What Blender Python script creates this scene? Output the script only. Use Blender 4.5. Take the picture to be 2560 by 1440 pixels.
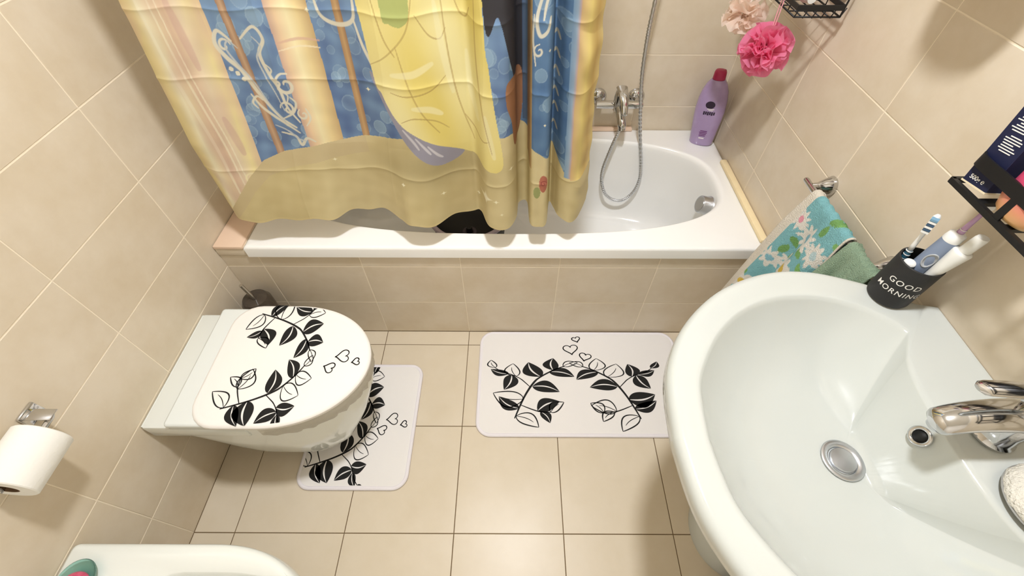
import bpy, bmesh, math, random
import numpy as np
from mathutils import Vector, Matrix

for o in list(bpy.data.objects): bpy.data.objects.remove(o, do_unlink=True)
SC = bpy.context.scene
COL = SC.collection
random.seed(7); RNG = np.random.default_rng(7)

# ------------------------------------------------------------------ camera
def setup_camera():
    p, y, r = (math.radians(a) for a in (51.0767, -0.0354, 0.2023))
    fw = Vector((math.sin(y)*math.cos(p), math.cos(y)*math.cos(p), -math.sin(p)))
    rt = Vector((math.cos(y), -math.sin(y), 0)); up = rt.cross(fw)
    rt, up = rt*math.cos(r)+up*math.sin(r), -rt*math.sin(r)+up*math.cos(r)
    cam = bpy.data.cameras.new('camera'); cam.sensor_width = 36; cam.sensor_fit = 'HORIZONTAL'
    cam.lens = 1081.55/2560*36; cam.clip_start = .02
    o = bpy.data.objects.new('camera', cam); COL.objects.link(o)
    m = Matrix((rt, up, -fw)).transposed().to_4x4(); m.translation = (0, 0, 1.5)
    o.matrix_world = m; SC.camera = o
setup_camera()
# ------------------------------------------------------------------ world, light, exposure
W = bpy.data.worlds.new('world'); SC.world = W; W.use_nodes = True
W.node_tree.nodes['Background'].inputs[0].default_value = (1, .96, .9, 1)
W.node_tree.nodes['Background'].inputs[1].default_value = .3
SC.view_settings.view_transform = 'Standard'; SC.view_settings.look = 'None'
SC.view_settings.gamma = 1; SC.view_settings.use_curve_mapping = False
SC.view_settings.exposure = 0.0
LAMP_STRENGTH = 500.0
LAMP_COLOR = (.975, .99, 1.03)

# ------------------------------------------------------------------ room numbers (metres)
XL, XR, YB, YF, ZC = -.9695, .8294, 1.678, -.85, 2.5
T, ROW, Z0, YG, XG = .335, .2, -.0012, .9162, -.1752
YP = .981                     # bath front
ZT, YT, XT = .498, .972, -.868   # bath rim top, front lip, left end

# ------------------------------------------------------------------ materials
def srgb(r, g, b):
    f = lambda c: (c/255/12.92) if c/255 <= .04045 else ((c/255+.055)/1.055)**2.4
    return (f(r), f(g), f(b), 1)
def mat(name, col, rough=.5, metal=0, spec=.5, bump=None, vary=None, trans=0, coat=0, attr=None, alpha=1, transl=0, ior=1.45, sss=0):
    m = bpy.data.materials.new(name); m.use_nodes = True
    nt = m.node_tree; N = nt.nodes; L = nt.links; b = N['Principled BSDF']
    b.inputs['Base Color'].default_value = col; b.inputs['Roughness'].default_value = rough
    b.inputs['Metallic'].default_value = metal; b.inputs['Specular IOR Level'].default_value = spec
    b.inputs['Transmission Weight'].default_value = trans; b.inputs['Coat Weight'].default_value = coat
    b.inputs['IOR'].default_value = ior; b.inputs['Alpha'].default_value = alpha
    colsock = None
    if attr:
        a = N.new('ShaderNodeVertexColor'); a.layer_name = attr; colsock = a.outputs[0]
        L.new(colsock, b.inputs['Base Color'])
    if vary:   # (scale, amount, col2)
        sc, amt, c2 = vary
        geo = N.new('ShaderNodeNewGeometry'); oi = N.new('ShaderNodeObjectInfo')
        add = N.new('ShaderNodeVectorMath'); add.operation = 'ADD'
        mul = N.new('ShaderNodeVectorMath'); mul.operation = 'SCALE'; mul.inputs[3].default_value = 9
        cmb = N.new('ShaderNodeCombineXYZ')
        for k in range(3): L.new(oi.outputs['Random'], cmb.inputs[k])
        L.new(cmb.outputs[0], mul.inputs[0]); L.new(geo.outputs['Position'], add.inputs[0]); L.new(mul.outputs[0], add.inputs[1])
        n = N.new('ShaderNodeTexNoise'); n.inputs['Scale'].default_value = sc; n.inputs['Detail'].default_value = 6; n.inputs['Roughness'].default_value = .62
        L.new(add.outputs[0], n.inputs['Vector'])
        rmp = N.new('ShaderNodeMapRange'); rmp.inputs[1].default_value = .3; rmp.inputs[2].default_value = .7
        rmp.inputs[3].default_value = 0; rmp.inputs[4].default_value = amt
        L.new(n.outputs[0], rmp.inputs[0])
        mx = N.new('ShaderNodeMixRGB'); mx.inputs[1].default_value = col; mx.inputs[2].default_value = c2
        if colsock: L.new(colsock, mx.inputs[1])
        L.new(rmp.outputs[0], mx.inputs[0]); colsock = mx.outputs[0]
        L.new(colsock, b.inputs['Base Color'])
    if bump:   # (scale, strength, distance)
        n = N.new('ShaderNodeTexNoise'); n.inputs['Scale'].default_value = bump[0]; n.inputs['Detail'].default_value = 4
        tc = N.new('ShaderNodeNewGeometry'); L.new(tc.outputs['Position'], n.inputs['Vector'])
        bp = N.new('ShaderNodeBump'); bp.inputs['Strength'].default_value = bump[1]; bp.inputs['Distance'].default_value = bump[2]
        L.new(n.outputs[0], bp.inputs['Height']); L.new(bp.outputs[0], b.inputs['Normal'])
    if transl:
        tr = N.new('ShaderNodeBsdfTranslucent'); tr.inputs[0].default_value = col
        if colsock: L.new(colsock, tr.inputs[0])
        mx = N.new('ShaderNodeMixShader'); mx.inputs[0].default_value = transl
        L.new(b.outputs[0], mx.inputs[1]); L.new(tr.outputs[0], mx.inputs[2]); L.new(mx.outputs[0], N['Material Output'].inputs[0])
    return m
M = {}
M['wall_tile'] = mat('wall_tile', srgb(226, 214, 194), .36, spec=.4, vary=(7, .8, srgb(212, 196, 169)), bump=(60, .05, .002))
M['floor_tile'] = mat('floor_tile', srgb(223, 211, 190), .34, spec=.4, vary=(6, .7, srgb(213, 199, 173)), bump=(40, .05, .002))
M['ledge_tile'] = mat('ledge_tile', srgb(236, 208, 184), .3, vary=(9, .5, srgb(226, 198, 172)))
M['grout_wall'] = mat('grout_wall', srgb(248, 236, 214), .8)
M['grout_floor'] = mat('grout_floor', srgb(112, 92, 66), .9)
M['plaster'] = mat('plaster', srgb(244, 240, 232), .85)
M['door_paint'] = mat('door_paint', srgb(240, 236, 226), .4)
M['enamel'] = mat('enamel', srgb(250, 250, 247), .14, spec=.6, coat=.4)
M['ceramic'] = mat('ceramic', srgb(236, 240, 235), .12, spec=.6, coat=.4)
M['seat_plastic'] = mat('seat_plastic', srgb(232, 237, 234), .25)
M['basin_ceramic'] = mat('basin_ceramic', srgb(202, 206, 201), .12, spec=.5, coat=.3)
M['chrome'] = mat('chrome', (.60, .60, .60, 1), .09, metal=1)
M['steel'] = mat('steel', (.55, .53, .50, 1), .28, metal=1, bump=(300, .1, .001))
M['chrome_dull'] = mat('chrome_dull', (.64, .66, .69, 1), .3, metal=1)
M['black_metal'] = mat('black_metal', (.008, .008, .009, 1), .45)
M['dark_hole'] = mat('dark_hole', (.004, .004, .004, 1), .6)
M['mat_fabric'] = mat('mat_fabric', srgb(240, 237, 234), .95, bump=(700, .25, .002), vary=(5, .3, srgb(232, 229, 227)))
M['mat_edge'] = mat('mat_edge', srgb(240, 236, 240), .9, bump=(500, .3, .002))
M['lid_fabric'] = mat('lid_fabric', srgb(246, 243, 238), .9, bump=(700, .2, .002))
M['sheer'] = mat('sheer', srgb(214, 206, 190), .35, alpha=.55, bump=(90, .6, .01))
M['ink'] = mat('ink', (.006, .006, .006, 1), .8)
M['paper'] = mat('paper', srgb(243, 242, 236), .95, bump=(120, .25, .004))
M['card'] = mat('card', srgb(120, 96, 72), .9)
M['bottle_plastic'] = mat('bottle_plastic', srgb(190, 168, 212), .22, trans=.15, coat=.3, vary=(14, .5, srgb(168, 140, 180)))
M['bottle_cap'] = mat('bottle_cap', srgb(176, 40, 84), .35)
M['bottle_dark'] = mat('bottle_dark', srgb(44, 30, 52), .4)
M['bottle_white'] = mat('bottle_white', srgb(236, 228, 232), .4)
M['bottle_plum'] = mat('bottle_plum', srgb(110, 52, 118), .5)
M['loofah_pink'] = mat('loofah_pink', srgb(255, 160, 198), .7, transl=.6, bump=(900, .5, .002))
M['loofah_peach'] = mat('loofah_peach', srgb(255, 240, 228), .7, transl=.6, bump=(900, .5, .002))
M['cord_pink'] = mat('cord_pink', srgb(240, 170, 182), .7)
M['cord_white'] = mat('cord_white', srgb(236, 226, 216), .7)
M['rubber_black'] = mat('rubber_black', (.006, .006, .007, 1), .55)
M['bucket_rim'] = mat('bucket_rim', srgb(176, 164, 176), .5)
M['bucket_grey'] = mat('bucket_grey', srgb(70, 62, 68), .6)
M['caulk'] = mat('caulk', srgb(244, 226, 184), .6, vary=(30, .4, srgb(232, 210, 160)))
M['cup_black'] = mat('cup_black', srgb(38, 37, 37), .6, bump=(500, .15, .001))
M['print_white'] = mat('print_white', srgb(240, 238, 232), .7)
M['brush_white'] = mat('brush_white', srgb(240, 240, 236), .3)
M['brush_teal'] = mat('brush_teal', srgb(38, 84, 104), .45)
M['bristle_blue'] = mat('bristle_blue', srgb(120, 160, 186), .8)
M['bristle_dark'] = mat('bristle_dark', srgb(66, 92, 118), .8)
M['power_blue'] = mat('power_blue', srgb(132, 146, 170), .4)
M['power_grey'] = mat('power_grey', srgb(176, 180, 184), .4)
M['lilac'] = mat('lilac', srgb(190, 154, 188), .45)
M['tube_white'] = mat('tube_white', srgb(240, 240, 234), .3, coat=.2)
M['navy_card'] = mat('navy_card', srgb(26, 32, 66), .55, vary=(40, .4, srgb(20, 24, 50)))
M['cream_card'] = mat('cream_card', srgb(236, 222, 190), .6)
M['green_terry'] = mat('green_terry', srgb(152, 176, 150), .95, bump=(420, .9, .006), vary=(60, .5, srgb(132, 158, 132)))
M['navy_cloth'] = mat('navy_cloth', srgb(30, 32, 48), .95, bump=(500, .4, .003))
M['smoked'] = mat('smoked', srgb(120, 108, 96), .15, trans=.7, vary=(20, .3, srgb(96, 86, 78)))
M['teal_glass'] = mat('teal_glass', srgb(176, 222, 212), .05, trans=.85)
M['soap_pink'] = mat('soap_pink', srgb(196, 66, 100), .3, vary=(120, .7, srgb(236, 120, 150)))
M['sponge'] = mat('sponge', srgb(236, 232, 220), .9, bump=(220, .9, .006), vary=(160, .5, srgb(216, 210, 196)))
M['clear_edge'] = mat('clear_edge', srgb(150, 150, 146), .3)
M['ring_white'] = mat('ring_white', srgb(240, 240, 236), .4)
M['shadow_wire'] = M['black_metal']

# ------------------------------------------------------------------ builders
ORG = {}    # object name -> world origin of its coordinate frame
def _mesh(name, V, F, smooth):
    me = bpy.data.meshes.new(name)
    me.from_pydata([tuple(v) for v in V], [], [tuple(f) for f in F]); me.update()
    if smooth: me.polygons.foreach_set('use_smooth', [True]*len(me.polygons))
    return me
def link(o, parent=None, origin=(0, 0, 0)):
    COL.objects.link(o)
    if parent is not None: o.parent = parent; ORG[o.name] = ORG[parent.name]
    else: o.location = origin; ORG[o.name] = Vector(origin)
    return o
def obj(name, VF, m, parent=None, smooth=True, origin=None, auto=None):
    V, F = VF
    V = np.asarray(V, float)
    og = ORG[parent.name] if parent is not None else Vector(origin if origin is not None else (0, 0, 0))
    V = V - np.array(og)
    o = bpy.data.objects.new(name, _mesh(name, V, F, smooth))
    o.data.materials.append(M[m] if isinstance(m, str) else m)
    link(o, parent, og)
    if auto is not None and smooth:
        bm = bmesh.new(); bm.from_mesh(o.data); ca = math.radians(auto)
        for e in bm.edges:
            if len(e.link_faces) == 2 and (e.calc_face_angle(0) > ca or max(len(f.verts) for f in e.link_faces) > 8): e.smooth = False
        bm.to_mesh(o.data); bm.free()
    return o
def thing(name, label, cat, loc, group=None):
    o = bpy.data.objects.new(name, None); o.empty_display_size = .05
    link(o, None, loc); tag(o, label, cat, group); return o
def tag(o, label=None, cat=None, group=None, kind=None):
    if label: o['label'] = label
    if cat: o['category'] = cat
    if group: o['group'] = group
    if kind: o['kind'] = kind
    return o
def join(*parts):
    V, F, n = [], [], 0
    for v, f in parts:
        v = np.asarray(v, float); V.append(v); F += [tuple(i+n for i in q) for q in f]; n += len(v)
    return np.concatenate(V), F
def box(x0, x1, y0, y1, z0, z1, bev=0, seg=2):
    bm = bmesh.new(); bmesh.ops.create_cube(bm, size=1)
    for v in bm.verts: v.co = ((x0+x1)/2+v.co.x*(x1-x0), (y0+y1)/2+v.co.y*(y1-y0), (z0+z1)/2+v.co.z*(z1-z0))
    if bev: bmesh.ops.bevel(bm, geom=bm.edges[:], offset=bev, segments=seg, profile=.5, affect='EDGES')
    bm.verts.index_update()
    r = ([tuple(v.co) for v in bm.verts], [tuple(v.index for v in f.verts) for f in bm.faces]); bm.free(); return r
def xf(VF, mtx):
    V, F = VF; V = np.asarray(V, float); m = np.array(mtx)
    return V @ m[:3, :3].T + m[:3, 3], F
def loft(rings, cap0=True, cap1=True, closed=True):
    n = len(rings[0]); V = np.concatenate([np.asarray(r, float) for r in rings]); F = []
    k = n if closed else n-1
    for i in range(len(rings)-1):
        for j in range(k):
            a, b = i*n+j, i*n+(j+1) % n
            F.append((a, b, b+n, a+n))
    if cap0: F.append(tuple(range(n))[::-1])
    if cap1: F.append(tuple((len(rings)-1)*n+j for j in range(n)))
    return V, F
def frame(d):
    d = Vector(d).normalized(); a = Vector((0, 0, 1)) if abs(d.z) < .9 else Vector((1, 0, 0))
    u = d.cross(a).normalized(); return u, d.cross(u).normalized()
def tube(path, r, seg=10, closed=False):
    P = [Vector(p) for p in path]; R = r if hasattr(r, '__len__') else [r]*len(P)
    rings = []; u = None
    for i, p in enumerate(P):
        if closed: d = P[(i+1) % len(P)]-P[i-1]
        else: d = P[min(i+1, len(P)-1)]-P[max(i-1, 0)]
        d.normalize()
        if u is None: u, v = frame(d)
        else:
            u = (u-d*u.dot(d))
            u = u.normalized() if u.length > 1e-6 else frame(d)[0]
            v = d.cross(u)
        rings.append([tuple(p+(u*math.cos(a)+v*math.sin(a))*R[i]) for a in np.linspace(0, 2*math.pi, seg, endpoint=False)])
    if closed: rings.append(rings[0]); return loft(rings, False, False)
    return loft(rings)
def smooth_path(pts, n=8, closed=False):
    P = [np.array(p, float) for p in pts]; out = []
    m = len(P)
    for i in range(m if closed else m-1):
        g = (lambda k: P[k % m]) if closed else (lambda k: P[min(max(k, 0), m-1)])
        p0, p1, p2, p3 = g(i-1), g(i), g(i+1), g(i+2)
        for t in np.linspace(0, 1, n, endpoint=False):
            out.append(.5*((2*p1)+(-p0+p2)*t+(2*p0-5*p1+4*p2-p3)*t*t+(-p0+3*p1-3*p2+p3)*t**3))
    if not closed: out.append(P[-1])
    return [tuple(p) for p in out]
def lathe(prof, c=(0, 0, 0), axis=(0, 0, 1), seg=32, cap0=True, cap1=True, ex=(1, 1)):
    a = Vector(axis).normalized()
    if abs(a.z) > .99: u, v = Vector((1, 0, 0)), Vector((0, 1, 0))*(1 if a.z > 0 else -1)
    else: u, v = frame(a)
    c = Vector(c); rings = []
    for r, h in prof:
        rings.append([tuple(c+a*h+(u*math.cos(t)*ex[0]+v*math.sin(t)*ex[1])*r) for t in np.linspace(0, 2*math.pi, seg, endpoint=False)])
    return loft(rings, cap0, cap1)
def grid(nu, nv, fn):
    V = [fn(i/(nu-1), j/(nv-1)) for i in range(nu) for j in range(nv)]
    F = [(i*nv+j, (i+1)*nv+j, (i+1)*nv+j+1, i*nv+j+1) for i in range(nu-1) for j in range(nv-1)]
    return V, F
def ball(c, r, seg=16, rng=10, sc=(1, 1, 1)):
    V, F = [], []
    pr = [(max(1e-4, math.sin(t))*1, -math.cos(t)) for t in np.linspace(0, math.pi, rng)]
    V, F = lathe([(a*r, b*r) for a, b in pr], (0, 0, 0), seg=seg)
    V = np.asarray(V)*np.array(sc)+np.array(c); return V, F
def text_mesh(s, size, align='CENTER', bold=0, space=1.0):
    cu = bpy.data.curves.new('t', 'FONT'); cu.body = s; cu.size = size; cu.align_x = align; cu.align_y = 'CENTER'
    cu.resolution_u = 3; cu.offset = bold; cu.space_line = .95; cu.space_character = space
    o = bpy.data.objects.new('t', cu); COL.objects.link(o)
    dg = bpy.context.evaluated_depsgraph_get(); dg.update()
    me = bpy.data.meshes.new_from_object(o.evaluated_get(dg))
    bm = bmesh.new(); bm.from_mesh(me); bmesh.ops.triangulate(bm, faces=bm.faces[:])
    bmesh.ops.subdivide_edges(bm, edges=[e for e in bm.edges if e.calc_length() > size*.15], cuts=1)
    bm.verts.index_update()
    r = (np.array([tuple(v.co) for v in bm.verts]), [tuple(v.index for v in f.verts) for f in bm.faces])
    bm.free(); bpy.data.objects.remove(o); bpy.data.curves.remove(cu); bpy.data.meshes.remove(me); return r

# ------------------------------------------------------------------ the room: walls, floor, tiles
TILE_CACHE = {}
def tile_mesh(w, h, m):
    k = (round(w, 4), round(h, 4), m)
    if k not in TILE_CACHE:
        a, b, c, t = w/2, h/2, .0008, .006
        V = [(-a, -b, -t), (a, -b, -t), (a, b, -t), (-a, b, -t), (-a, -b, -c), (a, -b, -c), (a, b, -c), (-a, b, -c),
             (-a+c, -b+c, 0), (a-c, -b+c, 0), (a-c, b-c, 0), (-a+c, b-c, 0)]
        F = [(8, 9, 10, 11)]+[(4+i, 4+(i+1) % 4, 8+(i+1) % 4, 8+i) for i in range(4)]+[(i, (i+1) % 4, 4+(i+1) % 4, 4+i) for i in range(4)]
        me = _mesh('tile', V, F, False); me.materials.append(M[m]); TILE_CACHE[k] = me
    return TILE_CACHE[k]
def cuts(a, b, g0, step):
    k = math.ceil((a-g0)/step-1e-6); L = [a]
    while g0+k*step < b-1e-6:
        v = g0+k*step
        if v-L[-1] > .012: L.append(v)
        k += 1
    if b-L[-1] < .012: L[-1] = b
    else: L.append(b)
    return L
def tiling(parent, us, vs, place, m, gap=.0028):
    """place(u,v) -> (location, rotation matrix) of a tile's centre; u,v are the tile's own axes"""
    for i in range(len(us)-1):
        for j in range(len(vs)-1):
            w, h = us[i+1]-us[i]-gap, vs[j+1]-vs[j]-gap
            loc, rot = place((us[i]+us[i+1])/2, (vs[j]+vs[j+1])/2)
            o = bpy.data.objects.new('tile', tile_mesh(w, h, m)); COL.objects.link(o); o.parent = parent
            jx = Vector((random.uniform(-1, 1), random.uniform(-1, 1), random.uniform(-1, 1)))*.0001
            o.matrix_local = Matrix.Translation(Vector(loc)-ORG[parent.name]+jx) @ rot.to_4x4()
            ORG[o.name] = ORG[parent.name]
def slab(name, b, m, label):
    o = obj(name, box(*b), m, smooth=False); tag(o, label, kind='structure'); return o
R_left = Matrix(((0, 0, 1), (1, 0, 0), (0, 1, 0)))      # local x->Y, y->Z, normal->+X
R_right = Matrix(((0, 0, -1), (-1, 0, 0), (0, 1, 0)))
R_back = Matrix(((1, 0, 0), (0, 0, -1), (0, 1, 0)))     # normal -> -Y
R_floor = Matrix.Identity(3)
G = .0012
fl = slab('floor', (XL-.1, XR+.1, YF-.1, YB+.1, -.12, -G), 'grout_floor', 'beige square tiled floor with dark thin joints')
tiling(fl, cuts(XL, XR, XG, T), cuts(YF, YP, YG, T), lambda u, v: ((u, v, 0), R_floor), 'floor_tile', .0024)
rows = [0]+[Z0+ROW*k for k in range(1, 12)]+[2.2]
wl = slab('wall_left', (XL-.12, XL-G, YF-.1, YB+.1, -.1, ZC), 'grout_wall', 'beige tiled wall with cream joints behind the toilet')
tiling(wl, cuts(YF, YB, YG, T), rows[:-1]+[Z0+2.2], lambda u, v: ((XL, u, v), R_left), 'wall_tile')
wr = slab('wall_right', (XR+G, XR+.12, YF-.1, YB+.1, -.1, ZC), 'grout_wall', 'beige tiled wall with cream joints beside the washbasin')
tiling(wr, cuts(YF, YB, YG, T), rows[:-1]+[Z0+2.2], lambda u, v: ((XR, u, v), R_right), 'wall_tile')
wb = slab('wall_back', (XL-.1, XR+.1, YB+G, YB+.12, -.1, ZC), 'grout_wall', 'beige tiled wall behind the bathtub')
tiling(wb, cuts(XL, XR, XG, T), [Z0+ROW*k for k in range(2, 12)], lambda u, v: ((u, YB, v), R_back), 'wall_tile')
wf = slab('wall_front', (XL-.1, XR+.1, YF-.12, YF, -.1, ZC), 'plaster', 'plain pale wall behind the camera')
ce = slab('ceiling', (XL-.1, XR+.1, YF-.1, YB+.1, ZC, ZC+.1), 'plaster', 'white plaster ceiling')
for nm, b, lb in (('trim_1', (XL, XL+.004, YF, YB, 2.202, ZC), 'plaster band above the left wall tiles'), ('trim_2', (XR-.004, XR, YF, YB, 2.202, ZC), 'plaster band above the right wall tiles'), ('trim_3', (XL+.004, XR-.004, YB-.004, YB, 2.202, ZC), 'plaster band above the back wall tiles')):
    slab(nm, b, 'plaster', lb)
# tiled bath front and the little ledge at its left end
wp = slab('wall_bath_front', (XL+.0005, XR-.0005, YP+G, YP+.05, 0, .455), 'grout_wall', 'low beige tiled wall closing the front of the bathtub')
tiling(wp, cuts(XL+.001, XR-.001, XG, T), [.0012, Z0+.2, Z0+.4, .452], lambda u, v: ((u, YP, v), R_back), 'wall_tile')
lg = slab('trim_4', (XL+.0005, XT-.004, YP, YB-.001, .452, .490), 'grout_wall', 'narrow tiled ledge at the left end of the bathtub')
o = obj('ledge_tile', box(XL+.002, XT-.005, YP-.006, 1.30, .484, .4975, .003), 'ledge_tile', lg, auto=40)
o = obj('ledge_tile', box(XL+.002, XT-.005, 1.303, YB-.003, .484, .4975, .003), 'ledge_tile', lg, auto=40)
o = obj('ledge_tile', box(XL+.002, XT-.006, YP-.0035, YP+.004, .455, .483, .001), 'wall_tile', lg, auto=40)

# ceiling lamp (just out of the picture): the room's own light
def ceiling_lamp(x, y):
    t = thing('ceiling_lamp', 'round white ceiling lamp above the bath mats', 'lamp', (x, y, ZC))
    obj('lamp_base', lathe([(.001, 0), (.10, 0), (.10, -.025), (.09, -.03), (.001, -.03)], (x, y, ZC-.001), seg=40), 'plaster', t, auto=40)
    m = bpy.data.materials.new('lamp_glow'); m.use_nodes = True; nt = m.node_tree
    e = nt.nodes.new('ShaderNodeEmission'); e.inputs[0].default_value = (*LAMP_COLOR, 1); e.inputs[1].default_value = LAMP_STRENGTH
    nt.links.new(e.outputs[0], nt.nodes['Material Output'].inputs[0])
    obj('lamp_diffuser', lathe([(.076, -.031), (.075, -.042), (.058, -.050), (.03, -.054), (.001, -.055)], (x, y, ZC), seg=40), m, t)
ceiling_lamp(.02, .53)

# ------------------------------------------------------------------ bathtub
def polar(poly, c, angs):
    """radius of a closed polygon around c for the given angles"""
    P = np.asarray(poly)-np.array(c); a = np.unwrap(np.arctan2(P[:, 1], P[:, 0])); r = np.hypot(P[:, 0], P[:, 1])
    if a[-1] < a[0]: a, r = a[::-1], r[::-1]
    a = np.concatenate([a-2*np.pi, a, a+2*np.pi]); r = np.concatenate([r]*3); s = np.argsort(a); a, r = a[s], r[s]
    return np.interp(np.mod(angs+np.pi, 2*np.pi)-np.pi, a, r)
def bathtub():
    x0, x1, y0, y1 = XT, XR-.0015, YT, YB-.0015
    t = thing('bathtub', 'white built-in bathtub with an oval bowl behind the curtain', 'bathtub', ((x0+x1)/2, (y0+y1)/2, .45))
    c = np.array([-.015, 1.325]); N = 320
    per = []
    for s in np.linspace(0, 1, 121)[:-1]: per.append((x0+(x1-x0)*s, y0))
    for s in np.linspace(0, 1, 41)[:-1]: per.append((x1, y0+(y1-y0)*s))
    for s in np.linspace(0, 1, 121)[:-1]: per.append((x1+(x0-x1)*s, y1))
    for s in np.linspace(0, 1, 41)[:-1]: per.append((x0, y1+(y0-y1)*s))
    per = np.array(per); ang = np.arctan2(per[:, 1]-c[1], per[:, 0]-c[0])
    def inset(d): return np.stack([np.clip(per[:, 0], x0+d, x1-d), np.clip(per[:, 1], y0+d, y1-d)], 1)
    def sup(cx, cy, a, b, n):
        tt = np.linspace(-np.pi, np.pi, 720, endpoint=False)
        P = np.stack([cx+a*np.sign(np.cos(tt))*np.abs(np.cos(tt))**(2/n), cy+b*np.sign(np.sin(tt))*np.abs(np.sin(tt))**(2/n)], 1)
        r = polar(P, c, ang); return np.stack([c[0]+r*np.cos(ang), c[1]+r*np.sin(ang)], 1)
    top = sup(-.015, 1.3255, .772, .283, 2.75); bot = sup(.02, 1.325, .585, .20, 3.4)
    rings = []
    z = lambda P, h: np.concatenate([P, np.full((len(P), 1), h)], 1)
    rings.append(z(inset(.012), .4525)); rings.append(z(inset(0), .4535)); rings.append(z(inset(0), .488))
    for k in range(1, 5):
        f = k/4*math.pi/2; rings.append(z(inset(.010*(1-math.cos(f))), .488+.010*math.sin(f)))
    rings.append(z(inset(.014), .4985))
    mid = c+(top-c)*1.035; rings.append(z(mid, .4985))
    for f, h in ((1.024, .4992), (1.014, .4990), (1.005, .496), (.998, .490), (.993, .482)): rings.append(z(c+(top-c)*f, h))
    for s in np.linspace(.04, 1, 22):
        w = .93*s if False else s
        a = .36*s+.64*max(0, (s-.55)/.45)**2.0; h = .482-(.482-.135)*(1-(1-min(1, s/.98))**1.55)
        rings.append(z(c+(top-c)*.993*(1-a)+(bot-c)*a, h))
    for f in (.7, .4, .1): rings.append(z(c+(bot-c)*f, .135-.006*(1-f)))
    obj('tub_shell', loft(rings, False, True), 'enamel', t, auto=60)
    # overflow knob on the right end wall of the bowl
    ax = Vector((-.95, 0, .25)).normalized(); kc = Vector((.735, 1.262, .432))
    k = obj('overflow_knob', lathe([(.001, 0), (.036, 0), (.037, .004), (.033, .012), (.033, .034), (.031, .038), (.001, .038)], kc, ax, 32), 'chrome_dull', t, auto=35)
    obj('knob_face', lathe([(.001, 0), (.026, 0), (.026, .0015), (.001, .0015)], kc+ax*.0378, ax, 28), 'steel', k, auto=35)
    obj('drain_plug', lathe([(.001, 0), (.034, 0), (.03, .006), (.001, .008)], (.45, 1.325, .131), seg=28), 'chrome', t, auto=35)
    # cream sealing strip along the right wall and a ridge along the back wall
    o = tag(obj('sealing_strip', box(XR-.026, XR-.002, .998, 1.44, .4993, .514, .004), 'caulk', auto=40, origin=(XR-.014, 1.22, .4993)), 'cream sealing strip along the right edge of the bathtub', 'strip')
    o = tag(obj('edge_strip', box(.28, .50, YB-.024, YB-.002, .4993, .513, .004), 'ledge_tile', auto=40, origin=(.39, YB-.013, .4993)), 'short beige ridge strip under the bath mixer', 'strip')
bathtub()

# ------------------------------------------------------------------ toilet and bidet
def d_outline(xb, xt, half, n=48, xs=None, e=2.3):
    """plan outline as half widths: straight sides from xb to xs, then a rounded tip at xt"""
    xs = xs if xs is not None else xb+(xt-xb)*.45
    def w(x):
        if x <= xs: return half
        q = min(1, (x-xs)/(xt-xs)); return half*max(0, 1-q**e)**(1/e*1.12)
    return w
def d_poly(xb, xt, yc, half, xs, rc=.03, n=40, e=2.3):
    w = d_outline(xb, xt, half, xs=xs, e=e); up = []
    for a in np.linspace(0, math.pi/2, 7): up.append((xb+rc*(1-math.cos(a)), half-rc+rc*math.sin(a)))
    q = np.sin(np.linspace(0, math.pi/2, n))
    up += [(xs+(xt-xs)*s, w(xs+(xt-xs)*s)) for s in q]
    up[-1] = (xt, 0)
    P = [(x, yc+y) for x, y in up]+[(x, yc-y) for x, y in up[-2::-1]]
    return P
def ring_z(P, z, sc=1, c=None):
    if c is None: c = np.mean(P, 0)
    return [(c[0]+(p[0]-c[0])*sc, c[1]+(p[1]-c[1])*sc, z) for p in P]
def inset_poly(P, d):
    P = np.asarray(P, float); n = len(P); out = []
    for i in range(n):
        t = P[(i+1) % n]-P[i-1]; L = np.hypot(*t); t = t/L if L > 1e-9 else np.array([1, 0])
        nrm = np.array([t[1], -t[0]]); out.append(P[i]+nrm*d)     # clockwise polygon -> inward when d>0
    return out
def pan_body(yc, xt, half, ztop, zb):
    """lofted wall-hung pan: sections along X from the wall to the tip"""
    xs0 = XL+.002; w = d_outline(xs0, xt, half, xs=xs0+(xt-xs0)*.52, e=2.2)
    zk = np.array(zb); rings = []
    X = np.concatenate([np.linspace(xs0, xt-.10, 26), xt-.10*(1-np.sin(np.linspace(.06, 1, 16)*math.pi/2))])
    for x in X:
        hw = max(w(x), .004); zl = np.interp(x, zk[:, 0], zk[:, 1]); d = ztop-zl; r = []
        for a in np.linspace(0, math.pi, 37):
            cx, sx = math.cos(a), math.sin(a); n = 4.6
            yy = math.copysign(abs(cx)**(2/n), cx); zz = abs(sx)**(2/n)
            tap = 1-.09*(zz**1.6)*min(1, d/.3)
            r.append((x, yc+hw*yy*tap, ztop-d*zz))
        rings.append(r)
    V, F = loft(rings, True, True)
    return V, F
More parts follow.
